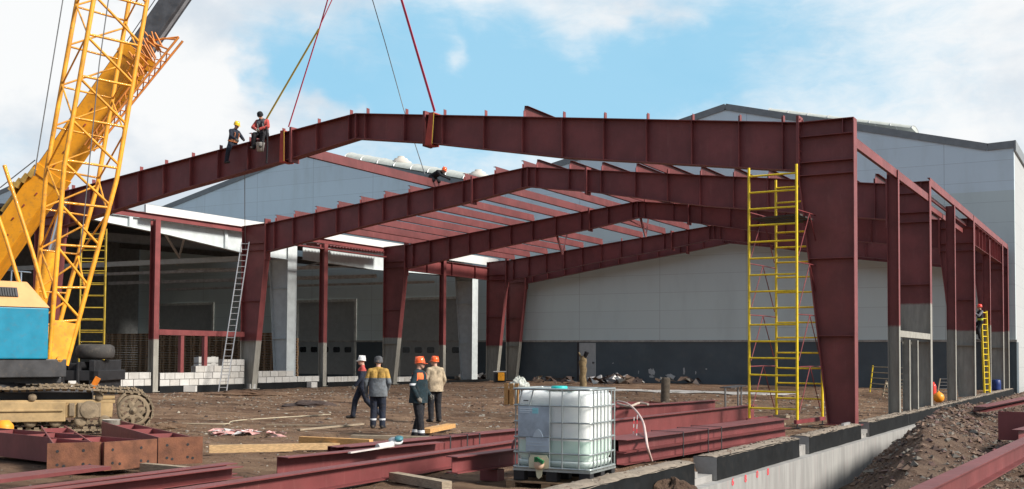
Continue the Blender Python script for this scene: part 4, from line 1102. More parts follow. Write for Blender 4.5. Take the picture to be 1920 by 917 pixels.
for a, b_ in (((20, 540), (22, 508)), ((22, 508), (58, 511)), ((39, 541), (40, 509))): mb.tube([crl(*a, 26.5), crl(*b_, 26.5)], .018, 6)
mb.build('handrail', pmat('rail_blue', (.25, .33, .42), .5), cr)
for ps_ in (((121, -20), (68, 305), (64, 330)), ((206, -20), (186, 120), (150, 480)), ((66, 300), (0, 352))): mb = MB(MH); mb.tube([crl(*a, 25.9) for a in ps_], .014, 5); mb.build('hoist_rope', ROPE, cr)
# tracks
OCH = pmat('ochre_dusty_paint', (.40, .28, .14), .85, var=.2, vscale=3, dirt=.4, dirtcol=(.22, .16, .10))
wp = atd(250, 781, 25.3)
MT = Matrix.Translation((wp.x, wp.y, 0)) @ Matrix.Rotation(TT, 4, 'Z')
def track(yo):
    m = MT @ Matrix.Translation((0, yo, 0)); TL = 4.9; R_ = .40; zc = .45
    tr = None
    mb = MB(m); N = []
    # belt path: front wheel arc, top run with sag, rear arc, bottom run
    for k in range(9): th = -math.pi/2+math.pi*k/8; N.append((R_*math.cos(th), zc+R_*math.sin(th)))
    for k in range(1, 14): f = k/14; N.append((-TL*f, zc+R_+.10*smooth01(f*4)-.03*math.sin(f*math.pi*3)**2))
    for k in range(9): th = math.pi/2+math.pi*k/8; N.append((-TL+R_*math.cos(th), zc+.05+R_*math.sin(th)))
    for k in range(1, 14): f = k/14; N.append((-TL+TL*f, zc-R_))
    pts = [Vector((a, 0, b_)) for a, b_ in N]; pts.append(pts[0])
    # resample into shoes
    acc = [0]
    for i in range(len(pts)-1): acc.append(acc[-1]+(pts[i+1]-pts[i]).length)
    ns = int(acc[-1]/.17)
    for i in range(ns):
        s0 = acc[-1]*i/ns; j = max(k for k in range(len(acc)-1) if acc[k] <= s0); f = (s0-acc[j])/(acc[j+1]-acc[j]); c = pts[j].lerp(pts[j+1], f); t_ = (pts[j+1]-pts[j]).normalized(); nrm = Vector((t_.z, 0, -t_.x))
        mb.bar(c+nrm*.03-t_*.078+Vector((0, .275, 0)), c+nrm*.03+t_*.078+Vector((0, .275, 0)), .62, .035, nrm)
        mb.bar(c+nrm*.055-t_*.02+Vector((0, .275, 0)), c+nrm*.055+t_*.015+Vector((0, .275, 0)), .62, .04, nrm)
        mb.bar(c-nrm*.015-t_*.05+Vector((0, .275, 0)), c-nrm*.015+t_*.05+Vector((0, .275, 0)), .22, .05, nrm)
    tr = mb.build('track_belt', MUD, cr)
    mb = MB(m); mb.bx(-4.6, -1.45, .02, .5, .22, .66); mb.bx(-4.6, -1.5, -.02, .02, .45, .50); mb.bx(-1.45, -.45, .1, .5, .3, .62); mb.bx(-4.4, -.4, .12, .48, .62, .70); mb.build('track_frame', OCH, cr, bevel=.015)
    mb = MB(m); mb.lathe([(0, 0), (.20, 0), (.215, .05), (.2, .09), (.12, .10), (.0, .10)], 20, (-.95, .02, .47), (0, 1, 0)); mb.box((-.95, .1, .47), (.5, .12, .34)); mb.box((-1.32, .1, .48), (.12, .1, .3)); mb.build('final_drive', MUD, cr, bevel=.02)
    # spoked front wheel
    wv = MB(m); c0 = Vector((0, .06, zc))
    wv.lathe([(.29, -.06), (.36, -.06), (.36, .28), (.29, .28), (.29, -.06)], 36, c0, (0, 1, 0)); wv.lathe([(0, -.07), (.07, -.07), (.085, -.03), (.085, .2), (0, .2)], 20, c0, (0, 1, 0)); wv.lathe([(.0, -.1), (.035, -.1), (.035, -.06)], 12, c0, (0, 1, 0))
    for k in range(7):
        th = 2*math.pi*k/7+.2; d = Vector((math.cos(th), 0, math.sin(th))); wv.bar(c0+d*.07+Vector((0, .0, 0)), c0+d*.30, .09, .07, Vector((0, 1, 0)), .06, .06)
    wv.build('idler_wheel', MUD, cr)
    for k in range(8): rl = MB(m); rl.lathe([(0, 0), (.06, -.02), (.13, 0), (.14, .06), (.14, .3), (0, .3)], 18, (-.62-.52*k, .1, .22), (0, 1, 0)); rl.build('track_roller', MUD, cr)
    for k in range(3): rl = MB(m); rl.lathe([(0, 0), (.09, 0), (.09, .3), (0, .3)], 14, (-.75-1.4*k, .1, .76), (0, 1, 0)); rl.build('carrier_roller', MUD, cr)
track(0.0); track(2.55)
mb = MB(MT); mb.bx(-3.8, -.9, .5, 2.7, .42, .86); mb.build('undercarriage', DARK, cr)

# ------------------------------------------------------------------ telescopic truck crane behind it
DT = 33.0
tb = atd(160, 690, DT); tcx = empty('truck_crane', (tb.x, tb.y, 0), 'telescopic truck crane with raised yellow boom and black chassis', 'crane')
MTC = Matrix.Translation((tb.x, tb.y, 0)) @ Matrix.Rotation(YAW, 4, 'Z')
def tl(px, py, d=DT): return MTC.inverted() @ atd(px, py, d)
P0, P1, P2 = tl(-60, 553), tl(262, 97), tl(372, -62); PT = MTC.inverted() @ HK; PT = P1+(P2-P1)*((PT.x-P1.x)/(P2.x-P1.x))
ax = (P1-P0).normalized(); nrm = Vector((-ax.z, 0, ax.x))
TBY = pmat('boom_orange_yellow', (.78, .32, .012), .42, var=.1, dirt=.3)
mb = MB(MTC); mb.bar(P0, P1, .72, .80, nrm); mb.bar(P1-ax*.35, P1, .78, .86, nrm); mb.bar(P0+ax*4.2, P0+ax*4.5, .78, .86, nrm); mb.mats = []; mb.mat(TBY); mb.mat(pmat('fitting_red_black', (.25, .05, .03), .5, var=.4))
for k in range(12): mb.box(P0+ax*(1.2+.5*k)-Vector((0, .372, 0))+nrm*.1*math.sin(k*2.3), (.10, .02, .05), 0, 0, -.9)
tboom = mb.build('main_boom', None, tcx, bevel=.03)
INN = pmat('inner_boom_grey', (.07, .075, .085), .35, var=.3, dirt=.25)
mb = MB(MTC); mb.bar(P1-ax*.2, PT, .56, .60, nrm); inb = mb.build('inner_boom', INN, tcx, bevel=.03)
mb = MB(MTC); mb.bar(P1+nrm*.33, PT+nrm*.33, .3, .06, nrm); mb.bar(P1-nrm*.305, PT-nrm*.305, .16, .02, nrm); mb.build('slide_strip', pmat('slide_pale', (.28, .29, .31), .4, var=.15), inb)
mb = MB(MTC); mb.bar(PT-ax*.1, PT+ax*.9, .5, .7, nrm); mb.lathe([(.0, -.1), (.35, -.1), (.3, 0), (.35, .1), (0, .1)], 20, PT+ax*.6-nrm*.45, (0, 1, 0)); mb.build('boom_head', TBY, tcx)
for d_ in (-.12, .12):
    mb = MB(); mb.tube([MTC @ (PT+ax*.5-nrm*.6)+rt*d_, HK+Vector((0, 0, 1.3))+rt*d_], .016, 5); mb.build('hoist_rope', ROPE, tcx)
# folded lattice jib along the right flank
J0, J1 = tl(205, 240, DT-.6), tl(340, 74, DT-.6)
jax = (J1-J0).normalized(); jn = Vector((-jax.z, 0, jax.x))
mb = MB(MTC); jw = .16
def jp(s_, a, l): return J0+(J1-J0)*s_+jn*a+Vector((0, l, 0))
for a, l in ((0, -.25), (0, .15)): mb.tube([jp(-.25, a, l), jp(1, a, l)], .035, 6)
mb.tube([jp(-.25, .22, -.05), jp(.62, .30, -.05), jp(.80, .72, -.1)], .035, 6); mb.tube([jp(.80, .72, -.1), jp(1, .02, -.2)], .03, 6); mb.tube([jp(.80, .72, -.1), jp(.86, 0, -.25)], .03, 6); mb.tube([jp(.9, .4, -.15), jp(.97, 0, -.25)], .025, 6)
for k in range(13):
    s0 = -.2+.08*k
    mb.tube([jp(s0, 0, -.25), jp(s0+.04, .25, -.05), jp(s0+.08, 0, .15)], .02, 5); mb.tube([jp(s0, 0, .15), jp(s0+.08, 0, -.25)], .018, 5)
random.seed(3)
for k in range(26):
    s0 = random.uniform(.42, .86); mb.tube([jp(s0, .15+random.random()*.2, -.12), jp(s0+random.uniform(-.02, .1), .55+random.random()*.35, -.2)], .025, 5)
mb.build('folded_jib', pmat('jib_orange', (.66, .24, .05), .5, var=.2), tcx)
for d_ in (.42, .5, .56):
    mb = MB(MTC); mb.tube([P0+nrm*d_+ax*.5, P1+nrm*d_] + ([PT+nrm*.6] if d_ == .5 else []), .014, 5); mb.build('hoist_rope', ROPE, tboom)
mb = MB(MTC)
for k, (px, py) in enumerate(((40, 345), (52, 336), (66, 326), (30, 352))): q_ = tl(px, py, DT-.2); mb.box(q_, (.28, .5, .14), 0, 0, -.95)
mb.bar(tl(8, 398), tl(72, 312), .3, .14, nrm); mb.build('boom_valves', pmat('valve_dull_yellow', (.40, .25, .06), .6, var=.3), tboom)
c0, c1, c2 = tl(72, 580), tl(97, 470), tl(121, 372)
mb = MB(MTC); mb.tube([c0, c1], .20, 16); lr = mb.build('lift_cylinder', YEL, tcx)
mb = MB(MTC); mb.tube([c1, c2], .11, 14); mb.build('piston_rod', CHROME, lr)
# chassis
mb = MB(MTC); mb.bx(-5.5, .75, -.9, 1.3, .95, 1.25); mb.bx(-.75, -.25, -1.0, -.6, .65, 1.55); mb.bx(.1, .18, -.95, 1.3, .6, 1.5); mb.bx(-.22, .1, -.8, 1.2, 1.25, 1.45); mb.bx(.45, .62, -.9, 1.3, .7, 1.55); mb.bx(-5.5, -.9, -.8, 1.2, 1.25, 1.6); mb.build('chassis', BLACK, tcx, bevel=.02)
mb = MB(MTC); mb.bx(-.72, -.08, -1.03, -1.003, 1.45, 1.56); mb.build('white_strip', WHITE, tcx); mb = MB(MTC); mb.bx(-.72, -.22, -1.03, -1.003, 1.08, 1.2); mb.build('white_strip', WHITE, tcx)
mb = MB(MTC); mb.bx(.47, .64, -.96, -.905, .78, 1.02) if False else mb.box((.66, -.93, .9), (.16, .04, .34), 0, 0, .5); mb.build('side_lamp', pmat('orange_lamp', (.85, .25, .03), .3), tcx)
mb = MB(MTC); mb.lathe([(.18, -.20), (.42, -.22), (.53, -.16), (.56, 0), (.53, .16), (.42, .22), (.18, .20), (.18, -.2)], 32, (.33, -.1, 1.80)); sp = mb.build('spare_tyre', TYRE, tcx)
for xx in (-4.6, -3.2, -1.2):
    mb = MB(MTC); mb.lathe([(.2, 0), (.5, 0), (.53, .08), (.53, .28), (.5, .36), (.2, .36)], 28, (xx, -.95, .5), (0, 1, 0)); wl = mb.build('wheel', TYRE, tcx)
    mb = MB(MTC); mb.lathe([(0, .05), (.2, .05), (.24, .0), (.24, .3), (0, .3)], 20, (xx, -.95, .5), (0, 1, 0)); mb.build('rim', GREYST, wl)
mb = MB(MTC); mb.bx(-5.2, -2.6, -.8, 1.0, 1.6, 2.6); mb.build('turntable', TBY, tcx)

# ------------------------------------------------------------------ scaffold towers
def tower(px_posts, zb, zt, n_r, label, dims=None, m=SCAF, diag=True, plat=True, d0=0):
    A, B, Cc, Dd = px_posts
    r = empty('scaffold_tower', ((A.x+B.x+Cc.x+Dd.x)/4, (A.y+B.y+Cc.y+Dd.y)/4, 0), label, 'scaffold')
    for (p, q, off) in ((A, B, 0), (Cc, Dd, .2)):
        mb = MB(); h0 = zb+.1
        ztt = zt+(0 if off == 0 else -.05)
        for c in (p, q): mb.tube([(c.x, c.y, h0), (c.x, c.y, ztt)], .035, 8)
        f = np.linspace(0, 1, n_r)
        for k in range(n_r):
            z = h0+.32+off+(ztt-h0-.55-off)*k/(n_r-1)
            mb.tube([(p.x, p.y, z), ((p.x+q.x)/2, (p.y+q.y)/2, z-.012*(k == 2)), (q.x, q.y, z)], .027, 6)
        k = 0; z = h0+1.55
        mb.mats = []; mb.mat(m); mb.mat(DARK)
        while z < ztt-.3:
            for c in (p, q): mb.tube([(c.x, c.y, z-.03), (c.x, c.y, z+.03)], .034, 8)
            z += 1.45
        mb.build('end_frame', None, r)
    if diag:
        z = zb+.2
        while z < zt-1.6:
            for (p, q) in ((A, Cc), (B, Dd)):
                mb = MB(); a, b_ = p.lerp(q, .06), p.lerp(q, .94); mid = p.lerp(q, .5)
                mb.tube([(a.x, a.y, z+.1), (mid.x, mid.y, z+1.3), (b_.x, b_.y, z+.1)], .013, 5)
                mb.tube([(p.x, p.y, z+1.3), (mid.x, mid.y, z+1.31), (q.x, q.y, z+1.3)], .015, 6); mb.build('brace', SCRED, r)
            z += 1.35
        for (p, q) in ((A, Cc), (B, Dd)): e = (q-p).normalized(); mb = MB(); mb.bar((p-e*.15).to_tuple()[:2]+(zb+.1,), (q+e*.15).to_tuple()[:2]+(zb+.1,), .07, .1); mb.build('base_beam', SCRED, r)
        for c in (A, B, Cc, Dd):
            mb = MB(); mb.tube([(c.x, c.y, -.05), (c.x, c.y, zb+.1)], .02, 8); mb.bx(c.x-.08, c.x+.08, c.y-.08, c.y+.08, -.06, -.03); mb.build('screw_jack', DARK, r)
    if plat:
        z = zt-1.32
        for k in range(4):
            mb = MB(); a = A.lerp(Cc, .08+.21*k+.1); b_ = B.lerp(Dd, .08+.21*k+.1); mb.bar((a.x, a.y, z), (b_.x, b_.y, z+random.uniform(0, .05)), .24, .045); mb.build('platform_board', pmat('dark_plywood', (.05, .042, .04), .8, var=.3), r)
    return r


ZB = .02
A, B, Dd = atd(1405, 792, 28.75), atd(1495, 800, 28.1), Vector((-1.02, .60, 0))
A.z = B.z = Dd.z = 0; Cc = A+(Dd-B)
ztop = atd(1404, 312, (A-CAM).dot(fw)).z
tower((A, B, Cc, Dd), ZB, ztop, 15, 'tall yellow scaffold tower with red braces in front of the big column')
SCAF2 = pmat('worn_yellow_tube', (.42, .29, .03), .6, var=.25, dirt=.5)
q = atd(148, 660, 47); q2 = atd(195, 660, 47); dv = fh*1.6-rt*.62
q.z = q2.z = 0
tower((q, q2, q+dv, q2+dv), .1, atd(195, 428, 47).z, 13, 'yellow scaffold tower standing behind the two cranes', plat=False, m=SCAF2)
mb = MB(); b0 = (B+Dd)/2
for k in range(5): mb.box((B.x-.55+random.uniform(-.2, .2), B.y+.1+random.uniform(-.15, .2), .0+.06*k), (.5, .14, .06), random.uniform(-.6, .6), random.uniform(-.1, .1))
tag(mb.build('timber_packing', OLDW), 'small heap of pale timber offcuts by the scaffold tower foot', 'timber', None)

# ------------------------------------------------------------------ ladders
def ladder(name, p, q, wd, nr, m, label, side, r=.03, foot=None):
    t = empty(name, p, label, 'ladder'); p, q, sd = Vector(p), Vector(q), Vector(side).normalized()
    for s_ in (-1, 1):
        mb = MB(); mb.bar(p+sd*s_*wd/2, q+sd*s_*wd/2, r, r*2, sd.cross(q-p)); mb.build('side_rail', m, t)
    for k in range(nr): mb = MB(); c = p.lerp(q, (k+.7)/nr); mb.tube([c-sd*wd/2, c+sd*wd/2], r*.5, 6); mb.build('rung', m, t)
    return t
ladder('extension_ladder', (-31.15, 8.95, -.05), (-32.45, 11.7, 7.35), .38, 25, ALU, 'long aluminium ladder leaning on the left column of the second frame', rt, .035)
ladder('extension_ladder', (lp.x+.25, lp.y+.2, -.02), (lp.x+.12, lp.y+.3, 4.1), .5, 14, SCAF, 'yellow ladder against the right wall carrying the red helmeted worker', (0.35, .9, 0), .045)

# ------------------------------------------------------------------ liquid tank in a cage
ic = Vector((-.10, -15.78, .0)); IL, IW = 1.18, 1.0
ib = empty('caged_tank', (ic.x-IL/2, ic.y+IW/2, 0), 'white plastic liquid tank in a galvanised cage on a timber pallet', 'tank', None)
ib_rz = math.radians(4)
MI_ = Matrix.Translation((ic.x, ic.y, .02)) @ Matrix.Rotation(ib_rz, 4, 'Z') @ Matrix.Diagonal((1, 1, 1.12, 1)) @ Matrix.Translation((-IL/2, IW/2, 0))
# wooden pallet below is its own thing
mb = MB(Matrix.Translation((ic.x, ic.y, -.123)) @ Matrix.Rotation(ib_rz-.02, 4, 'Z') @ Matrix.Translation((-IL/2-.06, IW/2-.05, 0)))
for k in range(3): mb.bx(-.62, .62, -.5+.44*k, -.5+.44*k+.12, 0, .022)
for k in range(3):
    for j in range(3): mb.bx(-.62+.55*j, -.62+.55*j+.14, -.5+.44*k, -.5+.44*k+.12, .0225, .115)
for k in range(7): mb.bx(-.62, .62, -.5+.148*k, -.5+.148*k+.11, .1155, .138)
tag(mb.build('wooden_pallet', PALW), 'weathered timber pallet under the white caged tank', 'pallet')
BOT = D.materials.new('tank_plastic'); BOT.use_nodes = True
t = NT(BOT.node_tree); b = t.n['Principled BSDF']; b.inputs['Base Color'].default_value = (.74, .78, .75, 1)
pos = t.new('ShaderNodeNewGeometry').outputs['Position']; zz = t.xyz(pos)[2]
t.l.new(t.mix(t.step(zz, .60, .585), (.80, .82, .80), (.60, .74, .66)), b.inputs['Base Color'])     # liquid level shows through the plastic
b.inputs['Roughness'].default_value = .35; b.inputs['Subsurface Weight'].default_value = .9; b.inputs['Subsurface Radius'].default_value = (1, 1, 1); b.inputs['Subsurface Scale'].default_value = .22
def rbox(hx, hy, z0, z1, rc, n=6):
    rings = []
    def ring(z, ins):
        o = []
        for cx, cy, a0 in ((1, 1, 0), (-1, 1, 90), (-1, -1, 180), (1, -1, 270)):
            for k in range(n+1): th = math.radians(a0+90*k/n); o.append((cx*(hx-rc)+math.cos(th)*(rc-ins), cy*(hy-rc)+math.sin(th)*(rc-ins), z))
        return o
    e = .09
    for k in range(6): th = math.pi/2*k/5; rings.append(ring(z0+e*(1-math.sin(th)), e*(1-math.cos(th))))
    nz = 12
    for k in range(1, nz): rings.append(ring(z0+e+(z1-z0-2*e)*k/nz, .006*(k % 2)))
    for k in range(6): th = math.pi/2*k/5; rings.append(ring(z1-e+e*math.sin(th), e*(1-math.cos(th))))
    N = len(rings[0]); V = [p for r in rings for p in r]; F = []
    for i in range(len(rings)-1):
        for k in range(N): F.append((i*N+k, i*N+(k+1) % N, (i+1)*N+(k+1) % N, (i+1)*N+k))
    return V, F+[tuple(reversed(range(N))), tuple(range(len(V)-N, len(V)))]
mb = MB(MI_); V, F = rbox(IL/2-.03, IW/2-.03, .17, 1.13, .12); mb.add(V, F, True); tank = mb.build('inner_bottle', BOT, ib)
mb = MB(MI_); mb.lathe([(0, 0), (.115, 0), (.12, .05), (.11, .06), (0, .06)], 24, (-.05, -.1, 1.125)); mb.bx(-.12, .30, -.42, -.28, 1.133, 1.15); mb.build('cap', pmat('teal_cap', (.02, .42, .40), .4), ib)
hx, hy = IL/2, IW/2
mb = MB(MI_)
ztop_, zbot = 1.15, .15
for z in (zbot+.02, .355, .545, .74, .945, ztop_):
    rr = .016 if z in (zbot+.02, ztop_) else .0115
    pth = [(-hx, -hy, z), (hx, -hy, z), (hx, hy, z), (-hx, hy, z), (-hx, -hy, z)]
    c_ = .06; pp = []
    for cx, cy, a0 in ((hx, -hy, -90), (hx, hy, 0), (-hx, hy, 90), (-hx, -hy, 180)):
        for k in range(5): th = math.radians(a0+22.5*k); sx_, sy_ = (1 if cx > 0 else -1), (1 if cy > 0 else -1); pp.append((cx-sx_*c_+math.cos(th)*c_, cy-sy_*c_+math.sin(th)*c_, z))
    mb.tube(pp+[pp[0]], rr, 6)
for xx in (-.50, -.33, -.02, .17, .42):
    slant = .06 if xx < -.3 else 0
    mb.tube([(xx, -hy-.004, zbot), (xx, -hy-.004, .945), (xx+slant, -hy-.004, ztop_)], .010, 6); mb.tube([(xx, hy+.004, zbot), (xx, hy+.004, ztop_)], .010, 6)
for yy in (-.40, -.26, -.12, .02, .16, .30, .43):
    for s_ in (-1, 1): mb.tube([(s_*(hx+.004), yy, zbot), (s_*(hx+.004), yy, ztop_)], .010, 6)
for xx in (-.3, .3): mb.tube([(xx, -hy, ztop_), (xx, hy, ztop_)], .014, 6)
mb.build('cage', GALV, ib)
mb = MB(MI_); mb.bx(-hx, hx, -hy, hy, .125, .15); mb.build('deck', GALV, ib)
for xx in (-.5, 0, .5):
    for yy in (-.42, 0, .42): mb = MB(MI_); mb.box((xx, yy, .062), (.17, .14, .124)); mb.build('foot', BLACK, ib, bevel=.01)
LAB = pmat('tin_label_plate', (.34, .42, .50), .32, metal=.35, var=.2, vscale=4)
mb = MB(MI_); mb.bx(-.50, -.02, -hy-.02, -hy-.016, .555, .935); plt = mb.build('label_plate', LAB, ib)
mb = MB(MI_)
for k, (xx, z, ww, hh) in enumerate([(-.38, .90, .2, .012), (-.36, .875, .24, .012), (-.40, .853, .16, .01)]): mb.bx(xx-ww/2, xx+ww/2, -hy-.0225, -hy-.0205, z, z+hh)
mb.build('printed_lines', pmat('label_pale_print', (.52, .60, .66), .5), plt)
mb = MB(MI_); mb.bx(-.28, -.19, -hy-.0225, -hy-.0205, .845, .915); mb.build('sticker', pmat('sticker_cyan', (.25, .58, .66), .5), plt)
mb = MB(MI_); mb.bx(-.375, -.02, -hy-.024, -hy-.016, .37, .545); lp2 = mb.build('small_plate', LAB, ib)
mb = MB(MI_); mb.prism([(-.27, .55), (-.25, .60), (-.22, .64), (-.19, .655), (-.16, .64), (-.13, .60), (-.11, .55)], .006, (0, -hy-.026, 0)); mb.bx(-.36, -.04, -hy-.027, -hy-.0245, .44, .452); mb.bx(-.36, -.10, -hy-.027, -hy-.0245, .475, .483); mb.build('plate_print', pmat('plate_pale', (.45, .53, .60), .4), lp2)
mb = MB(MI_)
for k in range(4): mb.bx(-.415+.017*k, -.415+.017*k+.012, -hy-.0, -hy+.003-.03, 1.0, 1.012)
mb.build('ink_mark', DARK, ib)
mb = MB(MI_)
mb.prism([(-.33, .17), (-.33, .28), (-.30, .33), (-.06, .33), (-.03, .28), (-.03, .17), (-.12, .16), (-.14, .06), (-.18, .03), (-.21, .06), (-.23, .16)], .02, (0, -hy-.018, 0)); mb.build('valve_surround', pmat('valve_well_cream', (.55, .53, .38), .6, var=.12), ib)
mb = MB(MI_); mb.lathe([(0, 0), (.07, 0), (.07, .05), (.05, .09), (0, .09)], 18, (-.16, -hy-.02, .22), (0, -1, 0)); mb.build('valve_cap', pmat('valve_cap_buff', (.60, .42, .30), .5), ib)
mb = MB(MI_); mb.box((-.13, -hy-.09, .27), (.12, .05, .04), 0, 0, .4); mb.box((-.18, -hy-.09, .28), (.05, .05, .06)); mb.build('valve_handle', pmat('valve_green', (.02, .16, .06), .4), ib)

# ------------------------------------------------------------------ lying steel
def lyb(name, p, q, h, wd, label, m=None, kind='i', group='dark red steel beams lying on the ground', up=(0, 0, 1), cat='beam'):
    mb = MB()
    if kind == 'i': mb.ibeam(p, q, h, wd, .018, .012, up)
    elif kind == 'c': mb.channel(p, q, h, wd, .012, up)
    else: mb.bar(p, q, wd, h)
    return tag(mb.build(name, m or RED), label, cat, group)
RL = steel(None, .8)
lyb('steel_beam', (-2.85, -23.5, .11), (-3.35, -10.2, .12), .28, .22, 'long dark red beam lying across the foreground up to the caged tank', RL)
lyb('steel_beam', (-3.35, -8.9, .22), (-3.1, 1.2, .22), .40, .22, 'long dark red beam lying in the middle of the stack right of the tank', RL)
lyb('steel_beam', (-4.95, -5.8, .3), (-4.15, .9, .3), .46, .24, 'shorter dark red beam lying behind the long one right of the tank', RL)
lyb('steel_beam', (-4.62, -16.9, .12), (-4.25, -13.2, .12), .26, .24, 'short dark red channel lying open-sided behind the long foreground beam', RL, 'c')
lyb('steel_beam', (-4.95, -23, .1), (-5.15, -17.4, .1), .16, .22, 'pinkish red channel with its end by the plank, farther of a pair', RL, 'c', up=(0, 0, 1))
lyb('steel_beam', (-4.62, -23, .1), (-4.75, -17.7, .1), .16, .22, 'pinkish red channel with its end by the plank, nearer of a pair', RL, 'c')
# strapped bundles: each a bundle tied as one
def bundle(p, q, rows, cols_, w_, h_, label, straps):
    p, q = Vector(p), Vector(q); t_ = (q-p).normalized(); sd = t_.cross(UPV).normalized()
    r = empty('purlin_bundle', p, label, 'bundle', 'strapped bundles of red purlins')
    for i in range(cols_):
        for j in range(rows):
            o = sd*((i-(cols_-1)/2)*(w_+.004)) + UPV*(h_/2+j*(h_+.006)); e = random.uniform(-.12, .12)
            mb = MB(); mb.channel(p+o-t_*e, q+o+t_*e, h_, w_, .008, (0, 0, 1), 1); mb.build('purlin', RL, r)
    W_ = cols_*(w_+.004)/2+.008; H_ = rows*(h_+.006)+.006
    for f in straps:
        c = p.lerp(q, f); mb = MB()
        for s_ in (-1, 1): mb.bar(c+sd*s_*W_-UPV*.02, c+sd*s_*W_+UPV*(H_+.01), .03, .008, sd)
        mb.bar(c-sd*W_+UPV*(H_+.006), c+sd*W_+UPV*(H_+.006), .03, .008); mb.build('strap', DARK, r)
    return r
b0_, b1_ = onZ(634, 866, .02), onZ(968, 828, .02); b1_ = b0_.lerp(b1_, 1.25)
bundle((b0_.x, b0_.y, .0), (b1_.x, b1_.y, .0), 1, 3, .13, .27, 'strapped bundle of red purlins behind the long foreground beam', (.42, .5, .56))
bundle((-1.15, -12.9, .0), (-.62, -5.0, .0), 2, 4, .15, .20, 'low strapped bundle of red purlins next to the foundation right of the tank', (.28, .42, .5))
# lying tapered segments with rusty end plates
def segment(c, heading, ln, h, wd, label, rust=True, z0=.02):
    r = empty('frame_segment', (c[0], c[1], 0), label, 'steel segment', 'lying frame segments with rusty end plates')
    m = Matrix.Translation((c[0], c[1], z0)) @ Matrix.Rotation(heading, 4, 'Z')     # +x = from end plate to the tail
    mb = MB(m); mb.prism([(.02, -wd/2), (ln, -wd*.36), (ln, wd*.36), (.02, wd/2)], .014, (0, 0, h/2), (1, 0, 0), (0, 1, 0), (0, 0, 1))
    for k in range(1, int(ln/1.3)+1): x = 1.3*k; w2 = wd*(1-.28*x/ln)-.03; mb.box((x, 0, h*.75+.0), (.014, w2, h*.46))
    mb.build('web', RED, r)
    for s_ in (-1, 1): mb = MB(m); mb.bar((.02, s_*wd/2, h/2), (ln, s_*wd*.36, h/2), .02, h); mb.build('flange', RED, r)
    mb = MB(m); mb.bx(-.025, .018, -wd/2-.1, wd/2+.1, -.01, h+.02); mb.mats = []; mb.mat(RUST); mb.mat(BLACK)
    for i in (0, 1, 4, 5):
        for z in ((h*.25, h*.75) if i % 2 else (h*.2,)): mb.lathe([(0, 0), (.022, 0), (.022, .004), (0, .004)], 10, (-.0255, -wd/2+.06+i*(wd-.1)/5, z), (-1, 0, 0), False)
    mb.build('end_plate', None, r)
    return r
hL = YAW+math.pi-.62
for k, (pa, pb, lab) in enumerate([((86, 885), (190, 881), 'lying red frame segment whose rusty end plate is nearest the crane'), ((192, 882), (293, 873), 'lying red frame segment with the middle rusty end plate of the three'), ((294, 871), (380, 867), 'lying red frame segment with the rusty end plate by the grey plank')]):
    a, b_ = onZ(*pa, .02), onZ(*pb, .02); c = (a+b_)/2; d = b_-a; ang = math.atan2(d.y, d.x)+math.pi/2
    segment((c.x, c.y), ang, 4.5 if k < 2 else 5.0, .40, max(.5, d.length-.22), lab)
a = onZ(1262, 792, .0); segment((a.x-.55, a.y+.1), YAW+math.pi/2+math.pi*.55, 3.3, .50, .85, 'lying red frame segment with brown end plate behind the beams right of the tank')
lyb('steel_channel', onZ(-60, 905, .15), onZ(186, 876, .15), .05, .45, 'pinkish red flat channel lying in front of the rusty end plates', RL, 'b')
# stubs beside the tank
r = empty('beam_stub', (-1.9, -15.3, 0), 'short dark red beam stub lying on blocks left of the tank pallet', 'beam stub', 'short stubs by the tank')
mb = MB(); mb.ibeam((-2.05, -16.25, .22), (-1.75, -14.6, .25), .24, .22); mb.bx(-2.1, -1.8, -15.4, -15.2, -.08, .09); mb.build('stub_body', RED, r)
for k in range(2):
    mb = MB(); c = Vector((-1.72+.02*k, -14.95+.36*k, .38)); mb.tube([c+Vector((0, -.15*math.cos(math.pi*j/8), .15*math.sin(math.pi*j/8))) for j in range(9)], .018, 6); mb.build('lifting_ring', RED, r)
r = empty('beam_stub', (-1.7, -14.6, 0), 'dark red bracket plate stub tucked behind the tank on the left', 'beam stub', 'short stubs by the tank')
mb = MB(); mb.ibeam((-1.85, -14.55, .1), (-1.45, -13.6, .1), .3, .35); mb.bx(-1.95, -1.6, -14.6, -14.58, -.05, .28); mb.build('stub_body', RED, r)
# right foreground
lyb('steel_beam', (4.25, -17.5, .16), (4.85, -6.4, .26), .30, .22, 'dark red beam crossing the bottom right corner, pink on top', RL)
lyb('steel_beam', (4.75, -18, .08), (4.95, -14.9, .08), .2, .3, 'flat red beam end lying beside the corner beam', RL)
lyb('steel_beam', (2.75, 2.1, .42), (3.9, 8.5, .62), .14, .32, 'pale pink-topped channel lying on top of the spoil heap', RL, 'c')
lyb('steel_beam', (4.35, -5.6, .24), (4.9, -2.0, .3), .26, .24, 'short red beam behind the corner beam at the right edge', RL)
mb = MB(); mb.bx(3.75, 4.6, -3.3, -3.27, .0, .62); mb.bx(3.75, 4.6, -3.26, -2.6, .0, .02); mb.bx(3.75, 3.78, -3.26, -2.6, .02, .6); tag(mb.build('steel_bracket', RED), 'dark red upright bracket plate at the right edge on the spoil heap', 'bracket')
p = onZ(1877, 852, .2); mb = MB(); mb.bx(p.x-.12, p.x+.12, p.y-.12, p.y+.12, .05, .08); mb.bx(p.x-.12, p.x-.09, p.y-.12, p.y+.12, .081, .28); mb.bx(p.x-.089, p.x+.12, p.y+.09, p.y+.12, .081, .28); tag(mb.build('steel_bracket', RED), 'small dark red angle bracket resting beside the corner beam', 'bracket')

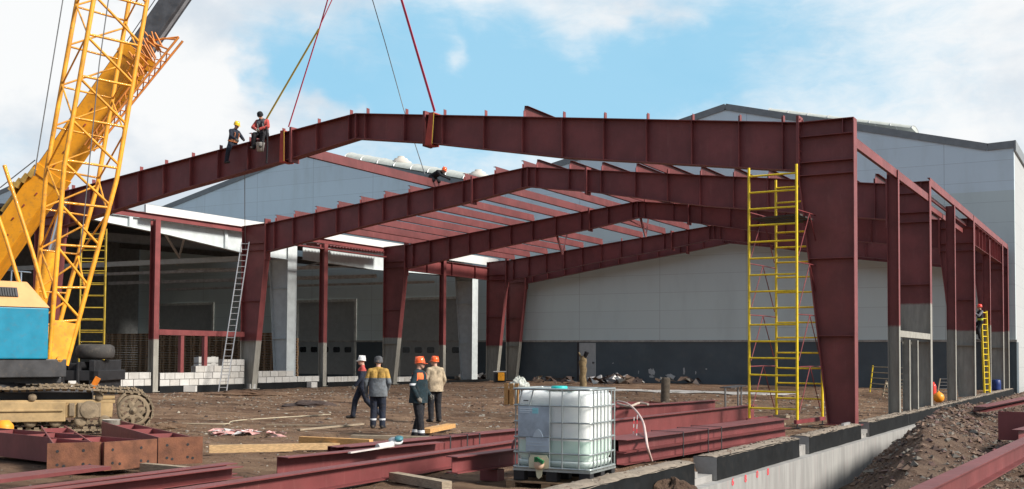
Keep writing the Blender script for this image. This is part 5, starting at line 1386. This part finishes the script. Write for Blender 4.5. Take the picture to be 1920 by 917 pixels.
# ------------------------------------------------------------------ timber
def plank(pa, pb, wd, th, z, m, label, roll=0):
    a, b_ = onZ(*pa, z), onZ(*pb, z); mb = MB(); mb.bar(a, b_, wd, th)
    return tag(mb.build('timber_plank', m), label, 'plank', 'timber planks on the ground')
plank((392, 842), (548, 839), .12, .14, .03, PINEW, 'pale yellow timber baulk lying alone left of the plank pile')
plank((548, 838), (662, 836), .12, .12, .03, PINEW, 'pale timber baulk touching the big yellow plank pile')
plank((564, 826), (696, 832), .14, .16, .10, ORW, 'thick yellow timber baulk on top of the plank pile')
plank((655, 840), (765, 838), .14, .10, .03, OLDW, 'dull grey plank behind the purlin bundle by the standing worker')
plank((660, 818), (890, 823), .18, .06, .03, OLDW, 'long grey weathered plank lying behind the purlin bundle')
plank((690, 831), (830, 828), .14, .05, .03, OLDW, 'shorter grey weathered plank beside the long one')
plank((798, 808), (846, 798), .22, .10, .06, ORW, 'bright orange-yellow timber block behind the dark-coated worker')
plank((268, 876), (422, 890), .13, .13, .03, OLDW, 'grey squared timber lying in front of the rusty end plate')
plank((738, 893), (838, 911), .16, .12, .02, OLDW, 'grey timber bearer under the long foreground beam')
plank((560, 806), (680, 795), .10, .04, -.02, OLDW, 'thin grey batten lying near the white-helmeted worker')
plank((500, 796), (640, 798), .07, .03, -.02, OLDW, 'very thin batten half buried in the yard earth')
p = onZ(965, 757, 0)
mb = MB()
for k in range(3): mb.bx(p.x-.3+.22*k, p.x-.3+.22*k+.15, p.y-.25, p.y-.22, -.05, .75)
mb.bx(p.x-.3, p.x+.35, p.y-.22, p.y+.4, .5, .53); mb.bx(p.x-.3, p.x-.27, p.y-.2, p.y+.4, -.05, .5); mb.bx(p.x+.29, p.x+.32, p.y-.2, p.y+.4, -.05, .5)
tag(mb.build('wooden_crate', ORW), 'upright slatted orange-brown crate behind the white tank', 'crate')
def lump(name, c, rx_, ry_, rz__, m, label, cat, seed=0, n=10):
    mb = MB(); V = []; F = []; k_ = 40; n = 16
    for i in range(n+1):
        ph = math.pi/2*i/n
        for j in range(k_):
            th = 2*math.pi*j/k_; f = 1+.30*noise.noise((math.cos(th)*1.6+seed, math.sin(th)*1.6, ph*2+seed))+.10*noise.noise((math.cos(th)*4+seed, math.sin(th)*4, ph*5+seed))+.04*noise.noise((math.cos(th)*11+seed, math.sin(th)*11, ph*13+seed))
            V.append((c[0]+rx_*math.cos(ph)*math.cos(th)*f, c[1]+ry_*math.cos(ph)*math.sin(th)*f, c[2]+rz__*math.sin(ph)*f))
    for i in range(n):
        for j in range(k_): F.append((i*k_+j, i*k_+(j+1) % k_, (i+1)*k_+(j+1) % k_, (i+1)*k_+j))
    mb.add(V, F, False); return tag(mb.build(name, m), label, cat)
lump('plastic_bag', (p.x+.15, p.y+.1, .53), .4, .35, .42, pmat('bag_pale', (.42, .44, .40), .6, var=.2), 'crumpled pale plastic bag on top of the slatted crate', 'bag', 2)
for k, (px, py, a, b_, h_, lab) in enumerate([(583, 762, 1.0, .7, .22, 'dark earth clod heap in the middle of the yard'), (1258, 912, .42, .5, .42, 'brown earth heap against the nearest black foundation beam'), (316, 800, .4, .5, .12, 'small clod heap near the crane wheel'), (470, 740, 2.2, 1.0, .22, 'low sandy heap at the ladder column foot'), (560, 900, .3, .3, .1, 'small earth clod before the short channel')]):
    c = onZ(px, py, -.05) if k != 1 else onX(1258, 917, .35); z = -.08 if k != 1 else -.5
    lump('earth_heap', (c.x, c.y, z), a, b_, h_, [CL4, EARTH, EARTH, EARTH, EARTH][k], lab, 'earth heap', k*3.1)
def litter(px0, px1, py0, py1, n, mats, name, label, size=.12, z=-.05, h=.02, on=None):
    V = []; F = []; MI = []
    for _ in range(n):
        c = onZ(random.uniform(px0, px1), random.uniform(py0, py1), z); a = random.random()*6.28; s_ = size*random.uniform(.4, 1.3); o = len(V); zz = gz(c.x, c.y)
        for i, (dx, dy) in enumerate(((-1, -.4), (.2, -.6), (1, .2), (-.1, .6))): V.append((c.x+s_*(dx*math.cos(a)-dy*math.sin(a)), c.y+s_*(dx*math.sin(a)+dy*math.cos(a)), zz+.01+random.uniform(0, h)))
        F += [(o, o+1, o+2), (o, o+2, o+3)]; MI += [random.randrange(len(mats))]*2
    me = D.meshes.new(name); me.from_pydata(V, [], F)
    for m in mats: me.materials.append(m)
    me.polygons.foreach_set('material_index', MI); o = D.objects.new(name, me); COL.objects.link(o); return tag(o, label, kind='stuff')
PINKF = pmat('pink_film', (.62, .33, .30), .5, var=.2); WHF = pmat('white_film', (.62, .60, .58), .5, var=.15)
litter(402, 480, 811, 816, 60, [PINKF, PINKF, WHF], 'pink_litter', 'torn pink plastic film strewn on the yard', .16, h=.1)
litter(500, 530, 817, 821, 25, [PINKF, CL4], 'pink_litter', 'small patch of pink and dark scraps near the first', .12, h=.08)
litter(985, 1400, 702, 722, 260, [WHF, CL4, CL4, CL3, BLK, CL1, GREYC], 'wall_litter', 'rubble and rubbish along the foot of the warehouse wall', .4, h=.5)
STRAW = pmat('straw_pale', (.42, .36, .26), .9)
litter(300, 960, 745, 815, 420, [STRAW, CL3, CL2], 'chip_litter', 'pale chips and flecks on the yard', .05, h=.02)
# pale screed strip by the wall
mb = MB(); V = []; F = []; n = 46
for i in range(n+1):
    x = -25+17.0*i/n
    for q in range(4):
        y = 23.2+.9*q+.35*noise.noise((x*.6, q*2, 4))-(.09*(x+25)); V.append((x, y, max(gz(x, y), -.12)+.03))
for i in range(n):
    for q in range(3): a = i*4+q; F.append((a, a+4, a+5, a+1))
mb.add(V, F, True); tag(mb.build('screed', pmat('pale_screed', (.50, .47, .43), .85, var=.25, vscale=2, dirt=.6, dirtcol=(.18, .14, .115))), 'patchy strip of pale wet screed on the yard floor', kind='structure')
def pile(px, py, n, sp, size, mats, name, label, cat, hgt):
    c = onZ(px, py, -.05); mb = MB()
    for k in range(n):
        a = random.random()*6.28; r_ = random.random()**.5*sp; mb.mat(random.choice(mats))
        s_ = size*random.uniform(.5, 1.3); h_ = max(.04, hgt*(1-r_/sp)*random.random())
        mb.box((c.x+math.cos(a)*r_, c.y+math.sin(a)*r_*.6, h_), (s_*random.uniform(.6, 1.8), s_*random.uniform(.3, 1), s_*random.uniform(.15, .5)), random.random()*3, random.uniform(-.6, .6), random.uniform(-.6, .6))
    return tag(mb.build(name, None), label, cat)
for k, (px, py, n_, sp, mats, lab) in enumerate([(1155, 718, 50, 1.9, [CL4, WHF, CL1], 'dark rubble pile with white sacks near the pale door'), (1180, 716, 40, 1.4, [CL1, CL2, PINKF], 'brown rubble pile next to the white sacks'), (1232, 716, 60, 2.2, [CL4, CL4, WHF, BLK], 'dark rubbish pile with white scraps below the splash marks'),
                                               (1300, 716, 50, 2.2, [CL4, BLK, PINKF], 'dark low rubble pile midway along the wall'), (1375, 716, 50, 2.0, [BLK, CL4, CL2], 'black sheet rubbish pile behind the scaffold tower'), (905, 712, 40, 2.0, [CL4, CL2, WHF, BLK], 'rubbish pile at the far left columns'), (1020, 712, 30, 1.6, [CL4, CL1], 'low dark rubble left of the pale door')]):
    pile(px, py, n_, sp, .55, mats, 'rubble_pile', lab, 'rubble', .75)
# tan wrapped post, stump, trestle, generator, barrel, ball, frames
p = onZ(1093, 723, 0)
mb = MB(); pts_ = [(p.x+.03*math.sin(k*1.7), p.y, -.05+.2*k) for k in range(10)]; mb.tube(pts_, [.22, .2, .21, .2, .19, .22, .2, .24, .2, .12], 10); mb.tube([(p.x-.1, p.y, 1.6), (p.x-.26, p.y-.05, 1.95)], [.07, .04], 7)
wpst = mb.build('wrapped_post', pmat('sacking_tan', (.23, .17, .09), .9, var=.3, vscale=6)); tag(wpst, 'tan sacking-wrapped post with a black tip in front of the pale door', 'post')
mb = MB(); mb.tube([(p.x+.08, p.y, 1.6), (p.x+.26, p.y, 1.98)], [.1, .14], 9); mb.build('black_tip', BLK, wpst)
p = onZ(1247, 752, 0); mb = MB(); mb.tube([(p.x, p.y, -.1), (p.x+.01, p.y, .4), (p.x+.03, p.y, .86), (p.x+.03, p.y, .93)], [.18, .175, .18, .13], 14); tag(mb.build('stump_post', pmat('post_dark_wood', (.10, .08, .06), .9, var=.3, vscale=8)), 'short thick dark round post standing in the yard behind the beams', 'post')
p, q = onZ(1360, 778, 0), onZ(1390, 772, 0)
tr = empty('trestle', ((p.x+q.x)/2, (p.y+q.y)/2, 0), 'thin dark metal trestle table frame left of the scaffold tower', 'trestle')
mb = MB(); mb.bar((p.x, p.y, .82), (q.x, q.y, .84), .35, .03); mb.build('top_bar', DARK, tr)
for c in (p, q, p.lerp(q, .78)): mb = MB(); mb.tube([(c.x, c.y, -.07), (c.x, c.y, .81)], .03, 6); mb.build('leg', GREYST, tr)
p = onZ(937, 716, 0)
ge = empty('generator', p, 'yellow and black generator between the far left columns', 'generator')
mb = MB(); mb.box((p.x, p.y, .3), (.8, .6, .65), .5); mb.build('housing', BLACK, ge)
mb = MB(); mb.box(Vector((p.x, p.y, .36))-fh*.36+rt*.1, (.42, .06, .52), YAW); mb.build('front_panel', YEL, ge)
mb = MB(); mb.box((p.x, p.y, .68), (.85, .2, .05), YAW); mb.build('handle', WHITE, ge)
p = onX(1868, 738, -.35); mb = MB(); mb.lathe([(0, 0), (.24, 0), (.25, .1), (.24, .2), (.25, .3), (.24, .55), (.2, .6), (0, .6)], 20, (p.x, p.y, .0)); tag(mb.build('barrel', pmat('blue_plastic', (.012, .03, .14), .4)), 'dark blue barrel by the last wall posts on the right', 'barrel')
p = onX(1760, 748, -.4); mb = MB(); mb.lathe([(.001, -.2), (.10, -.19), (.19, -.1), (.215, 0), (.19, .1), (.1, .19), (.04, .21), (.04, .25), (0, .25)], 20, (p.x, p.y, .22)); tag(mb.build('ball_float', pmat('orange_plastic', (.82, .30, .02), .4, var=.08)), 'round orange plastic float on the ground past the second right column', 'float')
p = onX(1755, 722, -1.6); mb = MB(); mb.lathe([(0, 0), (.12, 0), (.13, .05), (.13, .5), (.1, .6), (.05, .63), (.05, .7), (0, .7)], 18, (p.x-.12, p.y, -.03)); tag(mb.build('gas_cylinder', HRD), 'red gas cylinder partly hidden behind the second right column', 'cylinder')
# ladder-like scaffold frames leaning in the hall
for k, (pa, pb, z0, lab) in enumerate([((1631, 734), (1700, 742), 1.35, 'yellow-ended scaffold frame leaning inside the hall behind first post'), ((1655, 742), (1700, 752), .7, 'lower grey scaffold frame lying against the yellow-ended one'), ((1757, 738), (1790, 738), .75, 'dark scaffold frame standing behind the orange float')]):
    a, b_ = onZ(*pa, 0), onZ(*pb, 0); mb = MB(); mb.mat(SCAF if k == 0 else OLDW); mb.tube([(a.x, a.y, -.05), (a.x+.12, a.y+.2, z0)], .035, 6); mb.mat(pmat('frame_buff', (.36, .32, .22), .6) if k < 2 else DARK)
    mb.tube([(b_.x, b_.y, -.05), (b_.x+.12, b_.y+.2, z0)], .035, 6)
    for j in range(5): f = .1+.85*j/4; mb.tube([(a.x+.12*f, a.y+.2*f, z0*f), (b_.x+.12*f, b_.y+.2*f, z0*f)], .026, 6)
    tag(mb.build('scaffold_frame', None), lab, 'rack', 'loose racks in the hall')
a, b_ = onZ(1660, 712, .35), onZ(1672, 738, -.05); mb = MB(); mb.bar(a, b_, .12, .05); tag(mb.build('timber_plank', STRAW), 'pale batten leaning on the loose scaffold frames in the hall', 'plank')
# stone-white bucket by the crane wheel, orange bucket at the left edge
p = onZ(208, 812, 0); mb = MB(); mb.lathe([(0, 0), (.15, 0), (.19, .34), (.2, .35), (.18, .35), (.14, .02), (0, .02)], 20, (p.x, p.y, -.05)); tag(mb.build('bucket', pmat('bucket_mud_white', (.36, .34, .30), .8, var=.25, dirt=.5)), 'muddy white bucket on the ground beside the crane wheel', 'bucket')
p = onZ(8, 830, 0); mb = MB(); mb.lathe([(0, 0), (.14, 0), (.16, .14), (.15, .15), (.17, .3), (.15, .34), (.08, .42), (0, .42)], 18, (p.x, p.y, .02)); tag(mb.build('canister', pmat('canister_orange', (.75, .30, .02), .5, var=.15)), 'orange canister among the lying segments at the left edge', 'canister')
# hose, barrier tape, grinder on the bundle
HOSE = pmat('hose_pale_pink', (.62, .47, .43), .5, var=.1)
hp = [onZ(1222, 864, .02), onZ(1214, 838, .28), onZ(1210, 812, .46), onZ(1205, 790, .55), onZ(1192, 770, .62), onZ(1175, 756, .62), onZ(1158, 752, .6)]
def smoothpath(p, n=6):
    o = []
    for i in range(len(p)-1):
        a, b_, c, d = p[max(i-1, 0)], p[i], p[i+1], p[min(i+2, len(p)-1)]
        for k in range(n): t_ = k/n; o.append(.5*((2*b_)+(c-a)*t_+(2*a-5*b_+4*c-d)*t_*t_+(3*b_-a-3*c+d)*t_**3))
    return o+[p[-1]]
line('hose', smoothpath(hp), .022, HOSE, 'pale pink hose arching over the beams right of the tank', 'hose', 8)
line('hose', smoothpath([onZ(1158, 757, .6), onZ(1180, 762, .6), onZ(1198, 756, .6), onZ(1215, 758, .6)]), .03, pmat('hose_buff', (.42, .35, .29), .7), 'buff hose end draped over the lying segment', 'hose', 8)
line('yard_cable', smoothpath([onZ(300, 793, -.02), onZ(420, 795, -.02), onZ(450, 788, -.02), onZ(620, 777, -.02)]), .015, STRAW, 'thin pale cable snaking over the yard earth', 'cable')
for k, (px, py0, py1) in enumerate(((1188, 782, 822), (1194, 778, 830))):
    a, b_ = onZ(px-1, py1, .28), None; mb = MB(); a0 = onX(px+1, py0, a.x)
    for j in range(6):
        mb.mat(REDP if j % 2 == 0 else WHITE); u_, v_ = a.lerp(a0, j/6), a.lerp(a0, (j+1)/6); mb.bar(u_, v_, .035, .012, rt)
    tag(mb.build('barrier_tape', None), 'strip of red and white barrier tape hanging before the beams, ' + ('left' if k == 0 else 'right') + ' one', 'tape', 'barrier tape strips')
a, b_ = onZ(708, 838, .31), onZ(742, 832, .33)
gr = empty('angle_grinder', a, 'white power tool lying on top of the strapped purlin bundle', 'power tool')
mb = MB(); mb.tube([a, a.lerp(b_, .8)], .05, 8); mb.build('tool_body', WHITE, gr)
mb = MB(); c = b_+Vector((0, 0, .04)); mb.lathe([(0, -.02), (.11, -.02), (.12, .02), (0, .05)], 16, c, (.3, -.3, 1)); mb.build('guard', WHITE, gr)
mb = MB(); mb.lathe([(0, 0), (.07, 0), (.07, .04), (0, .04)], 14, c+Vector((.06, 0, .03)), (.3, -.3, 1)); mb.build('tool_head', pmat('tool_teal', (.05, .18, .22), .4), gr)
a, b_ = onZ(655, 849, .30), onZ(738, 836, .30); mb = MB(); mb.bar(a, b_, .05, .02); tag(mb.build('metal_strip', pmat('pale_strip', (.62, .55, .52), .5)), 'thin pale metal strip lying on the strapped purlin bundle', 'strip')
a, b_ = onX(1580, 797, .0), onX(1592, 793, .0); mb = MB(); mb.bar((a.x, a.y, .1), (b_.x, b_.y, .1), .06, .06); tag(mb.build('metal_offcut', ALU), 'small bright metal offcut on the black beam at the column foot', 'offcut')
# white paint splashes on the slate plinth
SPL = pmat('white_splash', (.5, .52, .52), .8)
mb = MB()
ks_ = 0
for px, py, w_, h_ in [(1222, 697, .35, .6), (1222, 706, .3, .2), (1257, 706, .5, .5), (1283, 696, .1, .6), (1305, 699, .08, .3), (1198, 698, .06, .3), (1150, 681, .1, .08), (1325, 692, .12, .1)]:
    p = onY(px, py, WY-.009)
    for k in range(4): mb.prism([(random.uniform(-.5, .5)*w_+w_*.3*math.cos(a), random.uniform(-.1, .1)*h_+h_*.4*math.sin(a)) for a in (0, 1.2, 2.4, 3.6, 4.9)], .002, p-Vector((0, .0035*ks_, 0))); ks_ += 1
tag(mb.build('plaster_splash', SPL, wh), kind='stuff')
